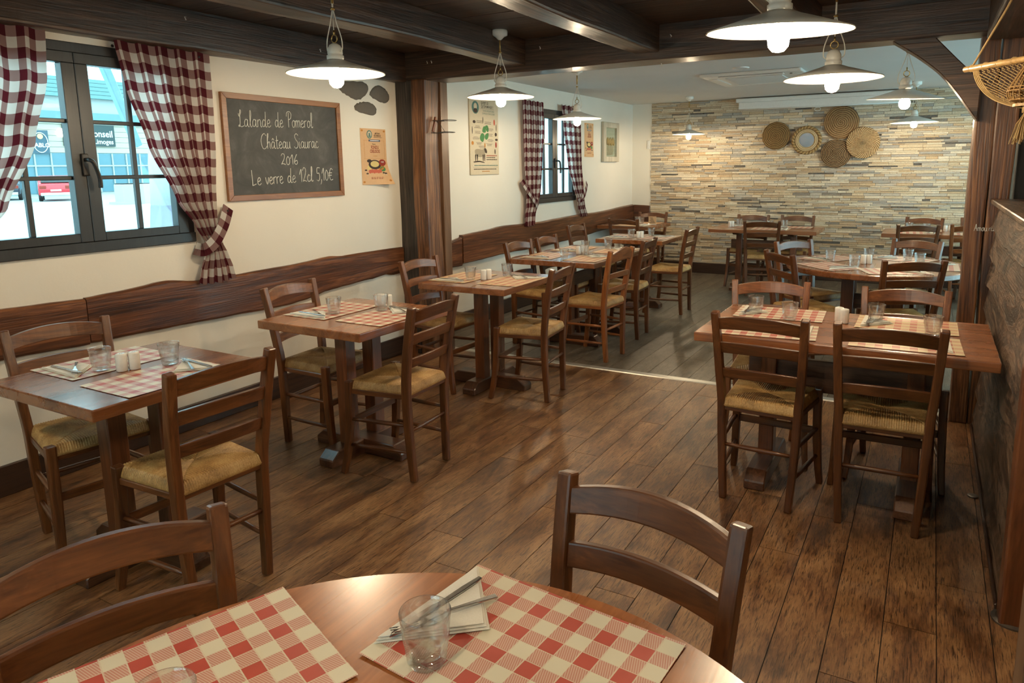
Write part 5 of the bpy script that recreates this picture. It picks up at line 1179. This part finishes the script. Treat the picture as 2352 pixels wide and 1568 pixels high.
def car(label, x, y, rz, paint):
    t = thing('parked_car', label, 'car', (x, y, -.1), rz)
    pr_ = [(-2.1, .35), (-2.12, .75), (-1.95, 1.0), (-1.5, 1.05), (-1.0, 1.45), (.6, 1.48), (1.25, 1.05), (1.95, .9), (2.1, .7), (2.1, .35)]
    MB().prism(pr_, -.85, .85, 'xz').build('body', plain('car paint ' + label[:6], paint, .25, coat=.5), t, bevel=.08, seg=2)
    MB().prism([(-1.52, 1.06), (-1.02, 1.42), (-1.08, 1.44), (-1.60, 1.08)], -.7, .7, 'xz').build('rear_window', M['black'], t)
    for s_ in (-1, 1):
        MB().prism([(-.9, 1.08), (-.7, 1.38), (.5, 1.40), (1.0, 1.08)], s_*.86 - .01, s_*.86 + .01, 'xz').build('side_window', M['black'], t)
        MB().box(-2.14, -2.0, s_*.62 - .16, s_*.62 + .16, .72, .9).build('tail_light', M['inkred'], t, bevel=.02)
        for xx in (-1.3, 1.3):
            w_ = MB().lathe([(.32, -.1), (.34, -.05), (.34, .05), (.32, .1)], 20).build('wheel', M['black'], t); w_.rotation_euler = (PI/2, 0, 0); w_.location = (xx, s_*.78, .34)
    MB().box(-2.16, -2.05, -.75, .75, .32, .5).build('bumper', M['alu'], t, bevel=.03); MB().box(-2.15, -2.1, -.26, .26, .58, .68).build('number_plate', M['inkwhite'], t)
    return t
car('red car parked outside the front window', -46.0, 23.6, math.radians(152), (.60, .02, .03))
car('dark car parked at the left behind the curtain', -50.5, 23.0, math.radians(150), (.02, .03, .05))
pb = thing('planter_box', 'pale grey planter box standing in the car park', 'planter', (-36, 22.3, -.1))
MB().box(-.4, .4, -.9, .9, 0, 1.0).build('tub', clad, pb, bevel=.03); MB().box(-.6, .6, -1.1, 1.1, -.0, .12).build('kerb', clad, pb); MB().box(-.36, .36, -.85, .85, 1.0, 1.05).build('soil', M['dark'], pb)
cvp = thing('covered_parasol', 'closed parasol under a grey tarp outside the front window', 'parasol', (-8.2, 5.62, -.1))
mb = MB(); rg = []
for (r_, z) in ((.40, .25), (.42, .5), (.36, .8), (.30, 1.2), (.30, 1.7), (.24, 2.1)): rg.append([(r_*math.cos(2*PI*j/20)*(1 + .10*math.sin(3*j + z*3)), r_*math.sin(2*PI*j/20)*(1 + .10*math.sin(3*j + z*3)), z) for j in range(20)])
mb.loft(rg[:4]).build('tarp', plain('lilac grey tarp', (.20, .19, .24), .7), cvp, smooth=True); MB().loft(rg[3:]).build('canopy', plain('pale canvas', (.45, .46, .45), .7), cvp, smooth=True)
MB().tube([(0, 0, 0), (0, 0, 2.5)], .04, 10).build('pole', M['alu'], cvp, smooth=True); MB().lathe([(.45, 0), (.45, .08), (.1, .14)], 24).build('base', clad, cvp)
ap = thing('awning_arm', 'pale blue grey awning arm slanting across the front window', 'awning arm', (-4.6, 2.72, 2.3))
MB().sweep([(0, -.06, .05), (-.1, .10, -.22), (-.2, .30, -.62)], (.05, .05)).build('arm', plain('blue grey metal', (.25, .42, .48), .5), ap, bevel=.006); MB().box(.5, .63, -.2, .1, .02, .12).build('bracket', clad, ap)
pc = thing('stone_pier', 'white rendered pier right of the front window outside', 'pier', (-9.5, 7.9, -.1)); MB().box(-.3, .3, -.5, .5, 0, 2.4).build('shaft', clad, pc, bevel=.02); MB().box(-.36, .36, -.56, .56, 2.4, 2.5).build('cap', clad, pc)
# rear window view: neighbouring house and picket fence
nb = thing('neighbour_house', 'white house wall seen through the rear window', 'house', (-12, 21, -.1))
MB().box(-1, 0, -7, 9, 0, 3.6).build('wall', plain('white render', (.62, .64, .63), .7), nb); MB().box(-1.2, .3, -7.2, 9.2, 3.6, 3.8).build('roof_edge', roofg, nb); MB().box(0, .05, -1.4, -.9, 2.4, 3.3).build('sign', plain('pink sign', (.7, .2, .22), .6), nb); MB().box(0, .04, .4, 1.3, 1.0, 2.6).build('shutter', clad, nb)
pf = thing('picket_fence', 'white picket fence below the rear window view', 'fence', (-6.4, 12.2, -.1))
pk = MB().prism([(-.045, 0), (.045, 0), (.045, 1.12), (0, 1.2), (-.045, 1.12)], -.012, .012, 'yz').mesh('picket', M['white'])
for k in range(26): link('picket', pk, pf, (0, -1.8 + k*.14, 0))
for z in (.3, .9): MB().box(-.04, -.012, -1.9, 1.8, z, z + .07).build('rail', M['white'], pf)
